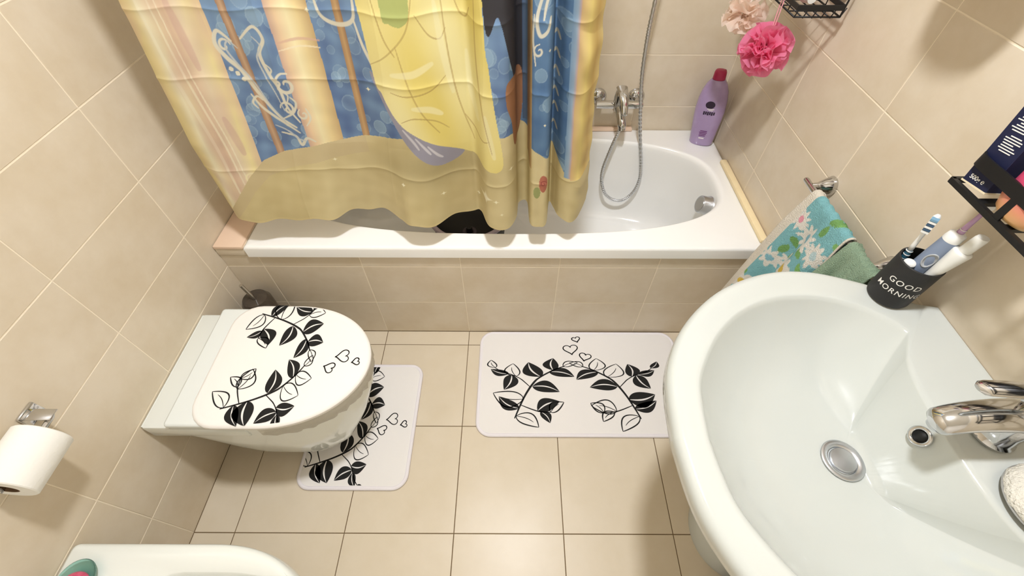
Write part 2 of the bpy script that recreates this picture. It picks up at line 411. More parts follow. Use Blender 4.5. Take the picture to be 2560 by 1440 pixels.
def toilet():
    yc, xt = .6015, -.418
    t = thing('toilet', 'white wall-hung toilet with closed lid, in front of the bath panel', 'toilet', (XL, yc, .05))
    obj('pan', pan_body(yc, xt, .178, .392, [(XL, .322), (-.93, .308), (-.89, .27), (-.85, .20), (-.81, .11), (-.76, .055), (-.60, .045), (-.52, .09), (-.45, .22), (-.42, .31)]), 'ceramic', t, auto=50)
    P = d_poly(XL+.003, -.60, yc, .183, -.62, .012)
    dk = [(XL+.003, yc-.1825), (-.845, yc-.1825), (-.845, yc+.1825), (XL+.003, yc+.1825)]
    obj('back_deck', box(XL+.002, -.70, yc-.1825, yc+.1825, .335, .3935, .008), 'ceramic', t, auto=40)
    S = d_poly(-.893, -.408, yc, .186, -.68, .010, e=2.15)
    seat = [ring_z(inset_poly(S, .010), .390), ring_z(inset_poly(S, .004), .3905), ring_z(inset_poly(S, .001), .396), ring_z(inset_poly(S, .003), .4045)]
    obj('seat', loft(seat), 'seat_plastic', t, auto=50)
    L = [ring_z(inset_poly(S, .004), .405), ring_z(inset_poly(S, 0), .407), ring_z(S, .414), ring_z(inset_poly(S, .002), .418), ring_z(inset_poly(S, .006), .4195)]
    obj('lid', loft(L), 'seat_plastic', t, auto=60)
    for s in (-.075, .075): obj('hinge', lathe([(.001, -.02), (.011, -.02), (.011, .02), (.001, .02)], (-.889, yc+s, .4035), (0, 1, 0), 18), 'seat_plastic', t, auto=40)
    return yc, xt
def bidet():
    yc, xt = -.028, -.405
    t = thing('bidet', 'white wall-hung bidet below the paper roll, cut off by the picture edge', 'bidet', (XL, yc, .05))
    obj('pan', pan_body(yc, xt, .182, .375, [(XL, .30), (-.93, .28), (-.88, .22), (-.83, .12), (-.78, .07), (-.62, .055), (-.52, .12), (-.45, .24), (-.42, .31)]), 'ceramic', t, auto=50)
    S = d_poly(XL+.002, xt+.004, yc, .187, -.66, .014, e=2.3)
    B = d_poly(-.80, xt+.06, yc, .135, -.62, .10, e=2.1)
    n = len(S); B = [B[i] for i in range(len(B))]
    R = [ring_z(inset_poly(S, .012), .352), ring_z(S, .358), ring_z(S, .392), ring_z(inset_poly(S, .003), .398), ring_z(inset_poly(S, .009), .4005), ring_z(B, .4005)]
    for f, h in ((.985, .398), (.965, .390), (.93, .36), (.86, .32), (.74, .29), (.5, .275), (.2, .27)): R.append(ring_z(B, h, f))
    obj('rim_and_bowl', loft(R, True, True), 'ceramic', t, auto=60)
    obj('waste', lathe([(.001, 0), (.03, 0), (.028, .003), (.001, .003)], (-.62, yc, .2705), seg=24), 'chrome', t, auto=40)
toilet(); bidet()

# ------------------------------------------------------------------ flat black print on mats and lid cover
def ribbon(pts, w, taper=True):
    P = np.array(pts, float); n = len(P); d = np.gradient(P, axis=0); d /= np.maximum(1e-9, np.hypot(d[:, 0], d[:, 1]))[:, None]
    nr = np.stack([-d[:, 1], d[:, 0]], 1)
    s = np.linspace(0, 1, n); ww = w*(.45+.55*np.sin(np.pi*s)**.6) if taper else np.full(n, w)
    A, B = P+nr*ww[:, None]/2, P-nr*ww[:, None]/2
    V = np.concatenate([A, B]); F = [(i, i+1, n+i+1, n+i) for i in range(n-1)]
    return [(v[0], v[1], 0) for v in V], F
def leaf(p, ang, L, w, solid, lw=.0048):
    s = np.linspace(0, 1, 15); hw = w*np.sin(np.pi*s**.8)**.9
    ca, sa = math.cos(ang), math.sin(ang); bend = .12*L*np.sin(np.pi*s)
    def tr(x, y): return (p[0]+x*ca-y*sa, p[1]+x*sa+y*ca)
    up = [tr(L*a, b+h) for a, b, h in zip(s, bend, hw)]; dn = [tr(L*a, b-h) for a, b, h in zip(s, bend, hw)]
    out = []
    if solid:
        mid = [tr(L*a, b) for a, b in zip(s, bend)]
        for side in (up, dn):       # two solid halves with a thin vein left open
            q = [(m[0]*.9+e[0]*.1, m[1]*.9+e[1]*.1) for m, e in zip(mid, side)]; n = len(q)
            out.append(([(x, y, 0) for x, y in q]+[(x, y, 0) for x, y in side], [(i, i+1, n+i+1, n+i) for i in range(n-1)]))
    else:
        out += [ribbon(up, lw), ribbon(dn, lw), ribbon([tr(L*a, b) for a, b in zip(s[:11], bend[:11])], lw*.6)]
    return out
def heart(c, s, ang, lw=.0045):
    t = np.linspace(.0, 2*np.pi, 50); x = 16*np.sin(t)**3/16; y = (13*np.cos(t)-5*np.cos(2*t)-2*np.cos(3*t)-np.cos(4*t))/16
    ca, sa = math.cos(ang), math.sin(ang)
    P = [(c[0]+s*(a*ca-b*sa), c[1]+s*(a*sa+b*ca)) for a, b in zip(x, y)]
    P2 = [(c[0]+s*1.12*(a*ca-b*sa)+.0025, c[1]+s*1.05*(a*sa+b*ca)-.001) for a, b in zip(x[26:], y[26:])]
    return [ribbon(P, lw), ribbon(P2, lw*.6)]
def sprig(sx):
    """generic leafy spray, growing from the outer lower corner up towards the middle; sx mirrors it"""
    out = []
    stem = smooth_path([(-.205, -.165), (-.17, -.07), (-.13, .0), (-.075, .055), (-.03, .085)], 8)
    out.append(ribbon(stem, .0075))
    st2 = smooth_path([(-.15, -.035), (-.20, .02), (-.25, .05), (-.275, .075)], 8); out.append(ribbon(st2, .0045))
    st3 = smooth_path([(-.185, -.11), (-.13, -.135), (-.085, -.14)], 8); out.append(ribbon(st3, .0045))
    K = [((-.035, .083), .45, .058, .016, 0), ((-.07, .058), 1.55, .078, .028, 1), ((-.085, .05), -.35, .092, .028, 1), ((-.115, .018), 2.0, .10, .034, 1), 
         ((-.145, -.03), -.25, .095, .026, 1), ((-.20, .02), 1.7, .08, .026, 0), ((-.225, .035), 2.7, .07, .020, 1), ((-.272, .074), 1.9, .05, .015, 0), ((-.215, .03), -1.9, .08, .026, 1),
         ((-.175, -.085), 2.9, .105, .034, 0), ((-.19, -.125), 2.5, .085, .022, 1), ((-.13, -.135), .5, .085, .028, 1), ((-.087, -.14), .75, .062, .018, 0), ((-.12, -.137), -1.0, .055, .016, 1), ((-.2, -.155), -.55, .085, .024, 0)]
    for q_, (p, a, L, w, s) in enumerate(K): out += leaf(p, a+(.25*math.sin(q_*2.1) if sx < 0 else 0), L*(.9 if sx < 0 and q_ % 3 == 0 else 1), w, s if sx > 0 else (1-s if q_ % 2 else s))
    out = [(np.stack([np.asarray(v)[:, 0], np.where(np.asarray(v)[:, 1] > 0, np.asarray(v)[:, 1]*.74, np.asarray(v)[:, 1]), np.asarray(v)[:, 2]], 1), F) for v, F in out]
    if sx < 0:
        out = [(np.asarray(v)*np.array([-1, 1, 1]), [f[::-1] for f in F]) for v, F in out]
    return join(*out)
def hearts(s=1):
    return join(*(heart((-.003, .145), .026, .12)+heart((.046, .108), .021, -.28)+heart((.02, .195), .015, .25)))
def place_print(VF, mtx2, z, up=True):
    V, F = VF; V = np.asarray(V, float); m = np.asarray(mtx2, float)
    W = V[:, :2] @ m[:, :2].T+m[:, 2]
    if np.linalg.det(m[:, :2]) < 0: F = [f[::-1] for f in F]
    return np.concatenate([W, np.full((len(W), 1), z)], 1), F
def clip_rect(VF, x0, x1, y0, y1):
    V, F = VF; V = np.array(V); V[:, 0] = np.clip(V[:, 0], x0, x1); V[:, 1] = np.clip(V[:, 1], y0, y1); return V, F
def rr_poly(x0, x1, y0, y1, r, n=10):
    P = []
    for cx, cy, a0 in ((x1-r, y1-r, 90), (x1-r, y0+r, 0), (x0+r, y0+r, -90), (x0+r, y1-r, -180)):
        for a in np.linspace(a0, a0-90, n): P.append((cx+r*math.cos(math.radians(a)), cy+r*math.sin(math.radians(a))))
    return P
def bath_mat(name, label, x0, x1, y0, y1, r, mtx, zt=.0105, rot=0):
    t = thing(name, label, 'bath mat', ((x0+x1)/2, (y0+y1)/2, 0))
    P = rr_poly(x0, x1, y0, y1, r)
    R = [ring_z(inset_poly(P, .012), .0005), ring_z(inset_poly(P, .012), zt-.001), ring_z(inset_poly(P, .018), zt), ring_z(inset_poly(P, .03), zt)]
    obj('pad', loft(R), 'mat_fabric', t, auto=60)
    E = []
    for d, h in ((.0125, .0006), (.002, .0008), (0, .004), (.001, .008), (.005, .0112), (.009, .0112), (.0125, .0085)): E.append(ring_z(inset_poly(P, d), h))
    obj('binding', loft(E, False, False), 'mat_edge', t)
    for s in (1, -1):
        VF = clip_rect(place_print(sprig(s), mtx, zt+.0004), x0+.014, x1-.014, y0+.014, y1-.014)
        obj('leaf_print', VF, 'ink', t, smooth=False)
    obj('heart_print', clip_rect(place_print(hearts(), mtx, zt+.0004), x0+.014, x1-.014, y0+.014, y1-.014), 'ink', t, smooth=False)
bath_mat('bath_mat', 'large white bath mat with black print and hearts beside the washbasin', -.128, .652, .541, .975, .055, [[1.10, 0, .236], [0, .92, .758]])
bath_mat('toilet_mat', 'small white mat with black print on the floor partly under the toilet', -.705, -.338, .366, .822, .05, [[0, .85, -.545], [-.80, 0, .60]])
def lid_cover():
    yc = .6015
    t = thing('lid_cover', 'white fabric lid cover with black print and hearts on the toilet', 'cover', (-.62, yc, .4205))
    S = d_poly(-.838, -.399, yc, .1925, -.66, .075, e=2.15)
    R = [ring_z(inset_poly(S, .012), .402), ring_z(inset_poly(S, .002), .4025), ring_z(S, .409), ring_z(S, .421), ring_z(inset_poly(S, .003), .4265), ring_z(inset_poly(S, .010), .4285), ring_z(inset_poly(S, .016), .4275), ring_z(inset_poly(S, .022), .4282), ring_z(inset_poly(S, .05), .4285)]
    # only the top shell: below the lid the skirt hangs open
    obj('pad', loft(R[3:], False, True), 'lid_fabric', t)
    obj('rolled_edge', loft([ring_z(inset_poly(S, .0045), .410), ring_z(inset_poly(S, .0005), .411), ring_z(S, .416), ring_z(S, .4212)], False, False), 'lid_fabric', t)
    # sheer elastic skirt round the tip
    P = np.array(S); k = [i for i in range(len(P)) if P[i, 0] > -.66]; k.sort(key=lambda i: -math.atan2(P[i, 1]-yc, P[i, 0]+.70))
    rings = []
    for q, (d, h) in enumerate(((.001, .412), (.001, .395), (.004, .372), (.010, .352), (.022, .338))):
        rings.append([(P[i, 0]-d-(.003*math.sin(i*1.9) if q > 1 else 0), yc+(P[i, 1]-yc)*(1-d*4), h+(.004*math.sin(i*1.3) if q > 2 else 0)) for i in k])
    obj('elastic_skirt', loft(rings, False, False, closed=False), 'sheer', t)
    mtx = [[0, .80, -.625], [-.74, 0, yc+.008]]
    inner = inset_poly(S, .008); A = np.linspace(-np.pi, np.pi, 400); c = np.array([-.62, yc]); rad = polar(inner, c, A)
    def clip(VF):
        V, F = VF; d = V[:, :2]-c; a = np.arctan2(d[:, 1], d[:, 0]); r = np.hypot(d[:, 0], d[:, 1]); m = np.interp(a, A, rad)
        f = np.minimum(1, m/np.maximum(r, 1e-6)); V = V.copy(); V[:, :2] = c+d*f[:, None]; return V, F
    for s in (1, -1): obj('leaf_print', clip(place_print(sprig(s), mtx, .4291)), 'ink', t, smooth=False)
    obj('heart_print', clip(place_print(hearts(), [[0, .80, -.592], [-.74, 0, yc+.012]], .4291)), 'ink', t, smooth=False)
lid_cover()

# ------------------------------------------------------------------ washbasin
def basin():
    yc = .250; c = np.array([.602, yc]); ZR = .815; xw = XR-.001
    half = [(.262, 0), (.268, .075), (.279, .125), (.303, .178), (.333, .222), (.372, .264), (.42, .303), (.473, .332), (.525, .351), (.576, .360), (.62, .359), (.658, .352), (.70, .338), (.742, .320), (.79, .287), (xw, .252)]
    hp = np.array(smooth_path([(a, b) for a, b in half], 6))
    back = [(xw, b) for b in np.linspace(.252, 0, 12)[1:]]
    up = [tuple(p) for p in hp]+back
    O = [(x, yc+y) for x, y in up]+[(x, yc-y) for x, y in up[-2:0:-1]]
    ih = smooth_path([(.315, 0), (.320, .055), (.333, .11), (.376, .180), (.420, .226), (.464, .257), (.52, .280), (.578, .288), (.637, .283), (.69, .262), (.728, .232), (.748, .204), (.744, .186), (.727, .166), (.709, .125), (.700, .075), (.697, 0)], 6)
    I = [(x, yc+y) for x, y in ih]+[(x, yc-y) for x, y in ih[-2:0:-1]]
    A = np.arctan2(np.array(O)[:, 1]-yc, np.array(O)[:, 0]-c[0]); extra = np.linspace(-np.pi, np.pi, 180, endpoint=False)
    ang = np.unique(np.round(np.concatenate([A, extra]), 4))
    ro = polar(O, c, ang); ri = polar(I, c, ang)
    cs = np.stack([np.cos(ang), np.sin(ang)], 1); N = len(ang)
    Po = c+cs*ro[:, None]; Pi = c+cs*ri[:, None]
    wall = Po[:, 0] > xw-.0015
    def inn(d):     # outer outline pulled in by d but kept against the wall
        k_ = np.clip((xw-Po[:, 0])/.03, 0, 1); Q = c+cs*(ro-d*k_)[:, None]; Q[wall, 0] = np.minimum(xw, Po[wall, 0]); Q[wall, 1] = Po[wall, 1]; return Q
    z = lambda P, h: np.concatenate([P, np.full((len(P), 1), 1.0)*h if np.isscalar(h) else np.asarray(h)[:, None]], 1)
    # ledge at the back rises slightly towards the wall
    rise = lambda P: np.clip((P[:, 0]-.70)/.13, 0, 1)*.008
    t = thing('washbasin', 'large white ceramic washbasin with an oval bowl on the right wall', 'washbasin', (.68, yc, 0))
    R = []
    und = lambda f: np.stack([.70+(Po[:, 0]-.70)*f, yc+(Po[:, 1]-yc)*f], 1)
    def uz(f):
        P = und(f); P[wall, 0] = Po[wall, 0]; k_ = np.clip((xw-Po[:, 0])/.03, 0, 1); P[:, 0] = P[:, 0]*k_+Po[:, 0]*(1-k_); return P
    for f, h in ((.40, .62), (.55, .63), (.70, .66), (.82, .70), (.91, .735), (.965, .762)): R.append(z(uz(f), h))
    R.append(z(inn(.004), .772)); R.append(z(inn(0), .780)); R.append(z(inn(0), .797))
    for k in range(1, 6):
        f = k/5*math.pi/2; R.append(z(inn(.016*(1-math.cos(f))), .797+.018*math.sin(f)))
    L1 = inn(.022); R.append(z(L1, ZR+.0002+rise(L1)))
    for f in (.35, .7, .9):
        Q = L1*(1-f)+Pi*f; R.append(z(Q, ZR-.002*f+rise(Q)*(1-f)))
    D = .130
    R.append(z(Pi, ZR-.0035))
    for s in (.985, .97, .95, .92, .88, .82, .75, .67, .58, .48, .38, .28, .18, .09, .04):
        lip = .0035; wb_ = np.clip((np.cos(ang)-.12)/.7, 0, 1); wb_ = wb_*wb_*(3-2*wb_); g = (1-s**4.6)*(1-wb_)+wb_*(1-max(0, (s-.37)/.63)**1.12)
        # bowl sections move from the rim outline to a circle round the drain
        q = s*ri*(1-(1-s)*.25)+(1-s)*.25*s*.12
        R.append(z(c+cs*q[:, None], ZR-lip-(D-lip)*g))
    b = obj('bowl', loft(R, True, True), 'basin_ceramic', t, auto=70)
    # drain
    dz = ZR-D; dc = (c[0]+.004, yc+.004, dz+.0012)
    dr = obj('drain', lathe([(.0235, -.001), (.0365, .0005), (.0375, .002), (.0355, .0035), (.0255, .0025), (.0235, -.001)], dc, seg=40, cap0=False, cap1=False), 'chrome_dull', t)
    obj('stopper', lathe([(.001, -.001), (.0225, -.001), (.0225, .003), (.021, .0048), (.012, .0056), (.001, .0058)], dc, seg=36), 'chrome_dull', dr, auto=40)
    # overflow: chrome ring with a dark hole on the sloping back of the bowl
    ax = Vector((-.88, 0, .47)).normalized(); oc = Vector((.6825, .263, .7845))
    ov = obj('overflow', lathe([(.0105, .000), (.0165, .000), (.0175, .003), (.0150, .0055), (.0115, .0045), (.0105, .001)], oc, ax, 32, False, False), 'chrome', t)
    obj('overflow_hole', lathe([(.001, .0005), (.0108, .0005), (.0108, .0012), (.001, .0012)], oc, ax, 24), 'dark_hole', ov)
    # pedestal
    ped = []
    for h, a, bb, cx in ((0, .125, .13, .672), (.02, .125, .13, .672), (.035, .118, .122, .676), (.10, .098, .10, .69), (.30, .085, .088, .70), (.50, .09, .095, .705), (.60, .10, .11, .71), (.64, .11, .12, .71)):
        ped.append([(min(cx+a*math.cos(k), XR-.002), yc+.005+bb*math.sin(k), h) for k in np.linspace(0, 2*math.pi, 48, endpoint=False)])
    obj('pedestal', loft(ped), 'basin_ceramic', t, auto=60)
basin()

def basin_tap():
    y0 = .255
    t = thing('basin_tap', 'chrome single-lever mixer tap on the washbasin ledge', 'tap', (.765, y0, .819))
    obj('body', lathe([(.001, 0), (.030, 0), (.031, .004), (.027, .010), (.0245, .03), (.025, .07), (.024, .085), (.001, .086)], (.765, y0, .8185), seg=36), 'chrome', t, auto=40)
    path = smooth_path([(.772, y0, .880), (.735, y0, .892), (.69, y0-.001, .893), (.655, y0-.002, .886), (.628, y0-.003, .872)], 6)
    rings = []
    for i, p in enumerate(path):
        f = i/(len(path)-1); w = .0275*(1-f)+.0205*f; h = .021*(1-f)+.0125*f
        if f > .9: k = math.sqrt(max(0, 1-((f-.9)/.1)**2*.75)); w *= k; h *= k
        rings.append([(p[0]-.2*h*math.sin(a)*f, p[1]+w*math.cos(a), p[2]+h*math.sin(a)) for a in np.linspace(0, 2*math.pi, 28, endpoint=False)])
    obj('spout', loft(rings), 'chrome', t, auto=60)
    obj('aerator', lathe([(.001, 0), (.0105, 0), (.0105, .012), (.001, .012)], (.639, y0-.003, .8595), (.15, 0, 1), 24), 'chrome_dull', t, auto=40)
    obj('cartridge_cap', lathe([(.024, 0), (.0265, .003), (.0265, .022), (.024, .030), (.012, .036), (.001, .037)], (.765, y0, .903), seg=36), 'chrome', t, auto=40)
    lv = smooth_path([(.785, y0+.002, .935), (.745, y0+.006, .945), (.695, y0+.011, .952), (.642, y0+.015, .951)], 6); rings = []
    for i, p in enumerate(lv):
        f = i/(len(lv)-1); w = .016-.004*f; h = .010-.005*f
        if f > .88: k = math.sqrt(max(0, 1-((f-.88)/.12)**2*.8)); w *= k; h *= k
        if f < .1: w *= .8
        rings.append([(p[0], p[1]+w*math.cos(a), p[2]+h*math.sin(a)) for a in np.linspace(0, 2*math.pi, 24, endpoint=False)])
    obj('lever', loft(rings), 'chrome', t, auto=60)
basin_tap()

def tumbler():
    cx, cy, z0 = .752, .538, .8165
    t = thing('tumbler', 'black tumbler lettered GOOD MORNING standing on the washbasin corner', 'tumbler', (cx, cy, z0))
    r = .0375; H = .100
    prof = [(.001, 0), (r-.006, 0), (r-.002, .0015), (r, .006), (r, H-.001), (r-.001, H), (r-.0025, H), (r-.003, H-.002), (r-.003, .006), (.001, .005)]
    obj('cup', lathe(prof, (cx, cy, z0), seg=48), 'cup_black', t, auto=40)
    for s, z, sz in (('GOOD', .063, .0165), ('MORNING', .041, .0155)):
        V, F = text_mesh(s, sz, bold=.0001, space=1.15)
        V = np.array(V); a = -2.28+V[:, 0]/r; W = np.stack([cx+(r+.0005)*np.cos(a), cy+(r+.0005)*np.sin(a), z0+z+V[:, 1]], 1)
        obj('lettering', (W, F), 'print_white', t, smooth=False)
tumbler()

def rod_rings(path, rad, seg=16, flat=1.0):
    V, F = tube(path, rad, seg); return V, F
def toothbrush():
    t = thing('toothbrush', 'manual toothbrush with white and teal handle, leaning in the tumbler', 'toothbrush', (.760, .530, .824))
    a, b = Vector((.7470, .5585, .826)), Vector((.741, .573, .992))
    P = [a.lerp(b, s) for s in (0, .12, .3, .45, .55)]
    obj('grip', tube(P, [.0045, .006, .0065, .0058, .0048], 14), 'brush_teal', t)
    for s in (.44, .49, .54):
        c = a.lerp(b, s); d = (b-a).normalized(); obj('grip_ring', lathe([(.0052, -.0014), (.0064, 0), (.0052, .0014)], c, d, 16, False, False), 'brush_white', t)
    P = [a.lerp(b, s) for s in (.54, .62, .72, .8, .86, .92, 1.0, 1.03)]
    obj('neck', tube(P, [.0045, .0042, .0036, .0036, .0045, .0058, .006, .003], 14), 'brush_white', t)
    d = (b-a).normalized(); side = Vector((-.72, -.62, .1)); side = (side-d*side.dot(d)).normalized(); w = d.cross(side)
    for i, s in enumerate((.845, .875, .905, .935, .965, .995)):
        c = a.lerp(b, s)+side*.0045
        q = [tuple(c+w*x+d*y+side*h) for h in (0, .0105) for x, y in ((-.0055, -.0019), (.0055, -.0019), (.0055, .0019), (-.0055, .0019))]
        F = [(0, 1, 5, 4), (1, 2, 6, 5), (2, 3, 7, 6), (3, 0, 4, 7), (4, 5, 6, 7)]
        obj('bristles', (q, F), ('bristle_blue' if i == 5 else 'bristle_dark' if i % 2 else 'brush_white'), t, smooth=False)
def power_brush():
    a, b = Vector((.7440, .5360, .826)), Vector((.762, .5385, .985))
    d = (b-a).normalized()
    t = thing('electric_toothbrush', 'blue-grey electric toothbrush with lilac stem standing in the tumbler', 'toothbrush', tuple(a))
    L = (b-a).length
    body = obj('body', lathe([(.001, 0), (.012, 0), (.0135, .006), (.0145, .05), (.0142, .11), (.0135, L-.012)], a, d, 28), 'power_blue', t, auto=40)
    obj('collar', lathe([(.0137, L-.014), (.0139, L-.010), (.0128, L-.001), (.0105, L+.001), (.006, L+.003), (.001, L+.003)], a, d, 28, False), 'brush_white', t, auto=40)
    side = Vector((-.62, -.78, 0)); side = (side-d*side.dot(d)).normalized(); w = d.cross(side)
    P = []
    for k in np.linspace(0, 2*math.pi, 32, endpoint=False): P.append((.0095*math.cos(k), .016*math.sin(k)))
    rings = []
    for f, h in ((1.0, -.002), (1.0, .0006), (.86, .0012), (.84, .0004)):
        rings.append([tuple(a+d*(.103+y*f)+w*(x*f)+side*(math.sqrt(max(0, .0143**2-(x*f)**2))+h)) for x, y in P])
    obj('switch_ring', loft(rings, False, True), 'power_grey', body)
    st = b+d*.003; e = st+(Vector((.758, .5335, 1.045))-st)*1.0
    obj('stem', tube([st, st.lerp(e, .12), st.lerp(e, .15), st.lerp(e, .6), e], [.0055, .0052, .0044, .0036, .0034], 16), 'lilac', t)
    obj('stem_ring', lathe([(.0048, -.0008), (.0056, 0), (.0048, .0008)], st.lerp(e, .13), e-st, 18, False, False), 'print_white', t)
    hd = e+Vector((-.001, 0, .004)); obj('brush_head', lathe([(.001, -.004), (.006, -.004), (.0065, 0), (.006, .004), (.001, .004)], hd, side, 20), 'brush_white', t, auto=40)
def paste_tube():
    a, b = Vector((.7611, .5249, .8245)), Vector((.7690, .5140, .965)); d = (b-a).normalized()
    t = thing('toothpaste_tube', 'plain white toothpaste tube with white cap in the tumbler', 'tube', tuple(a))
    side = Vector((.57, -.82, 0)); side = (side-d*side.dot(d)).normalized(); w = d.cross(side); L = (b-a).length; rings = []
    for s in np.linspace(0, 1, 12):
        rx = .0185*(1-s)+.0150*s; ry = .0012*(1-s)+.0150*s
        rings.append([tuple(a+d*(L*s)+w*(rx*math.cos(k))+side*(ry*math.sin(k))) for k in np.linspace(0, 2*math.pi, 28, endpoint=False)])
    for q, h in ((.95, .002), (.7, .004)): rings.append([tuple(b+d*h+(w*math.cos(k)+side*math.sin(k))*.015*q) for k in np.linspace(0, 2*math.pi, 28, endpoint=False)])
    obj('sleeve', loft(rings), 'tube_white', t, auto=50)
    obj('cap', lathe([(.001, 0), (.0098, 0), (.0095, .03), (.0085, .034), (.001, .0345)], b+d*.004, d, 28), 'tube_white', t, auto=40)
def round_cap():
    c = Vector((.7315, .5385, .9105)); ax = Vector((-.45, -.25, .86)).normalized()
    t = thing('round_cap', 'small white oval cap peeking over the tumbler rim', 'cap', tuple(c-ax*.05))
    obj('cap_top', lathe([(.0085, -.002), (.010, 0), (.0095, .003), (.001, .004)], c, ax, 24, False, True, ex=(1, .8)), 'brush_white', t)
    obj('cap_stem', lathe([(.001, -.06), (.006, -.06), (.0075, -.002), (.001, -.001)], c, (ax+Vector((.35, .1, .3))).normalized(), 18, ex=(1, .8)), 'brush_white', t)
toothbrush(); power_brush(); paste_tube(); round_cap()

def sponge_pad():
    c = (.772, .145, .8235)
    t = thing('scrub_pad', 'round fluffy off-white scrub pad on the washbasin ledge', 'scrub pad', c)
    obj('backing', lathe([(.001, 0), (.060, 0), (.0615, .0015), (.060, .003), (.001, .003)], c, seg=48), 'clear_edge', t, auto=40)
    V, F = lathe([(.0595, .003), (.0605, .010), (.056, .020), (.04, .024), (.02, .0255), (.001, .026)], c, seg=48, cap0=False)
    V = np.array(V); V += RNG.normal(0, .0011, V.shape)
    obj('pile', (V, F), 'sponge', t)
sponge_pad()

# ------------------------------------------------------------------ bath mixer and hose
def bath_mixer():
    t = thing('bath_mixer', 'chrome bath mixer tap on the tiled wall above the bathtub', 'tap', (.418, YB, .64))
    for x in (.338, .489):
        obj('wall_rose', lathe([(.001, 0), (.034, 0), (.034, .003), (.028, .012), (.018, .02), (.001, .021)], (x, YB-.0005, .640), (0, -1, 0), 32), 'chrome', t, auto=40)
        obj('inlet', tube([(x, YB-.015, .640), (x, YB-.05, .640), (x, YB-.062, .638)], [.013, .013, .014], 18), 'chrome', t, auto=50)
    obj('crossbar', tube([(.325, YB-.060, .637), (.36, YB-.060, .637), (.47, YB-.060, .637), (.505, YB-.060, .637)], [.0145, .0155, .0155, .0145], 22), 'chrome', t, auto=50)
    obj('valve_body', lathe([(.001, -.030), (.021, -.030), (.0235, -.02), (.0235, .035), (.021, .048), (.012, .056), (.001, .058)], (.412, YB-.066, .650), (0, -.18, 1), 30), 'chrome', t, auto=40)
    lv = smooth_path([(.410, YB-.070, .710), (.412, YB-.105, .700), (.416, YB-.135, .672), (.419, YB-.150, .640)], 6); rings = []
    for i, p in enumerate(lv):
        f = i/(len(lv)-1); w = .0215*(1-f)+.011*f; h = .010*(1-f)+.006*f
        if i == len(lv)-1: w *= .6; h *= .6
        dd = Vector(lv[min(i+1, len(lv)-1)])-Vector(lv[max(i-1, 0)]); dd.normalize(); n = dd.cross(Vector((1, 0, 0))).normalized()
        rings.append([(p[0]+w*math.cos(a), p[1]+n.y*h*math.sin(a), p[2]+n.z*h*math.sin(a)) for a in np.linspace(0, 2*math.pi, 20, endpoint=False)])
    obj('lever', loft(rings), 'chrome', t, auto=60)
    obj('spout', tube(smooth_path([(.414, YB-.075, .632), (.417, YB-.11, .618), (.421, YB-.135, .596), (.423, YB-.142, .578)], 5), [.018]*6+[.0165]*6+[.014]*4, 20), 'chrome', t, auto=50)
    obj('hose_nut', lathe([(.001, 0), (.0115, 0), (.0115, .018), (.001, .018)], (.4235, YB-.108, .580), (0, .15, 1), 18), 'chrome', t, auto=40)
def shower_hose():
    P = [(.4235, 1.566, .585), (.418, 1.556, .560), (.398, 1.545, .490), (.380, 1.535, .405), (.382, 1.527, .345), (.408, 1.520, .280), (.450, 1.515, .250), (.493, 1.515, .252), (.530, 1.520, .295), (.543, 1.528, .360),
         (.534, 1.545, .433), (.502, 1.558, .565), (.478, 1.560, .68), (.460, 1.562, .78), (.450, 1.563, .89), (.448, 1.565, .97), (.452, 1.575, 1.15), (.462, 1.59, 1.4), (.478, 1.605, 1.62), (.482, 1.610, 1.70)]
    P = smooth_path(P, 30); t = thing('shower_hose', 'flexible chrome shower hose looping down into the bathtub', 'hose', P[0])
    n = len(P); rad = [.0066+.0010*(1 if i % 4 < 2 else -1)*.6 for i in range(n)]
    obj('hose', tube(P, rad, 10), 'chrome_dull', t)
    h = thing('hand_shower', 'chrome hand shower in its wall bracket above the hose', 'shower head', (.482, YB, 1.72))
    obj('bracket', tube([(.482, YB-.001, 1.72), (.482, YB-.035, 1.72), (.482, YB-.075, 1.71)], [.022, .014, .016], 18), 'chrome', h)
    obj('handle', tube([(.482, 1.612, 1.69), (.482, 1.585, 1.80), (.482, 1.555, 1.90)], [.010, .013, .014], 18), 'chrome', h)
    obj('spray_head', lathe([(.001, 0), (.042, 0), (.045, .006), (.03, .02), (.001, .026)], (.482, 1.525, 1.905), (0, .7, .7), 28), 'chrome', h, auto=40)
bath_mixer(); shower_hose()

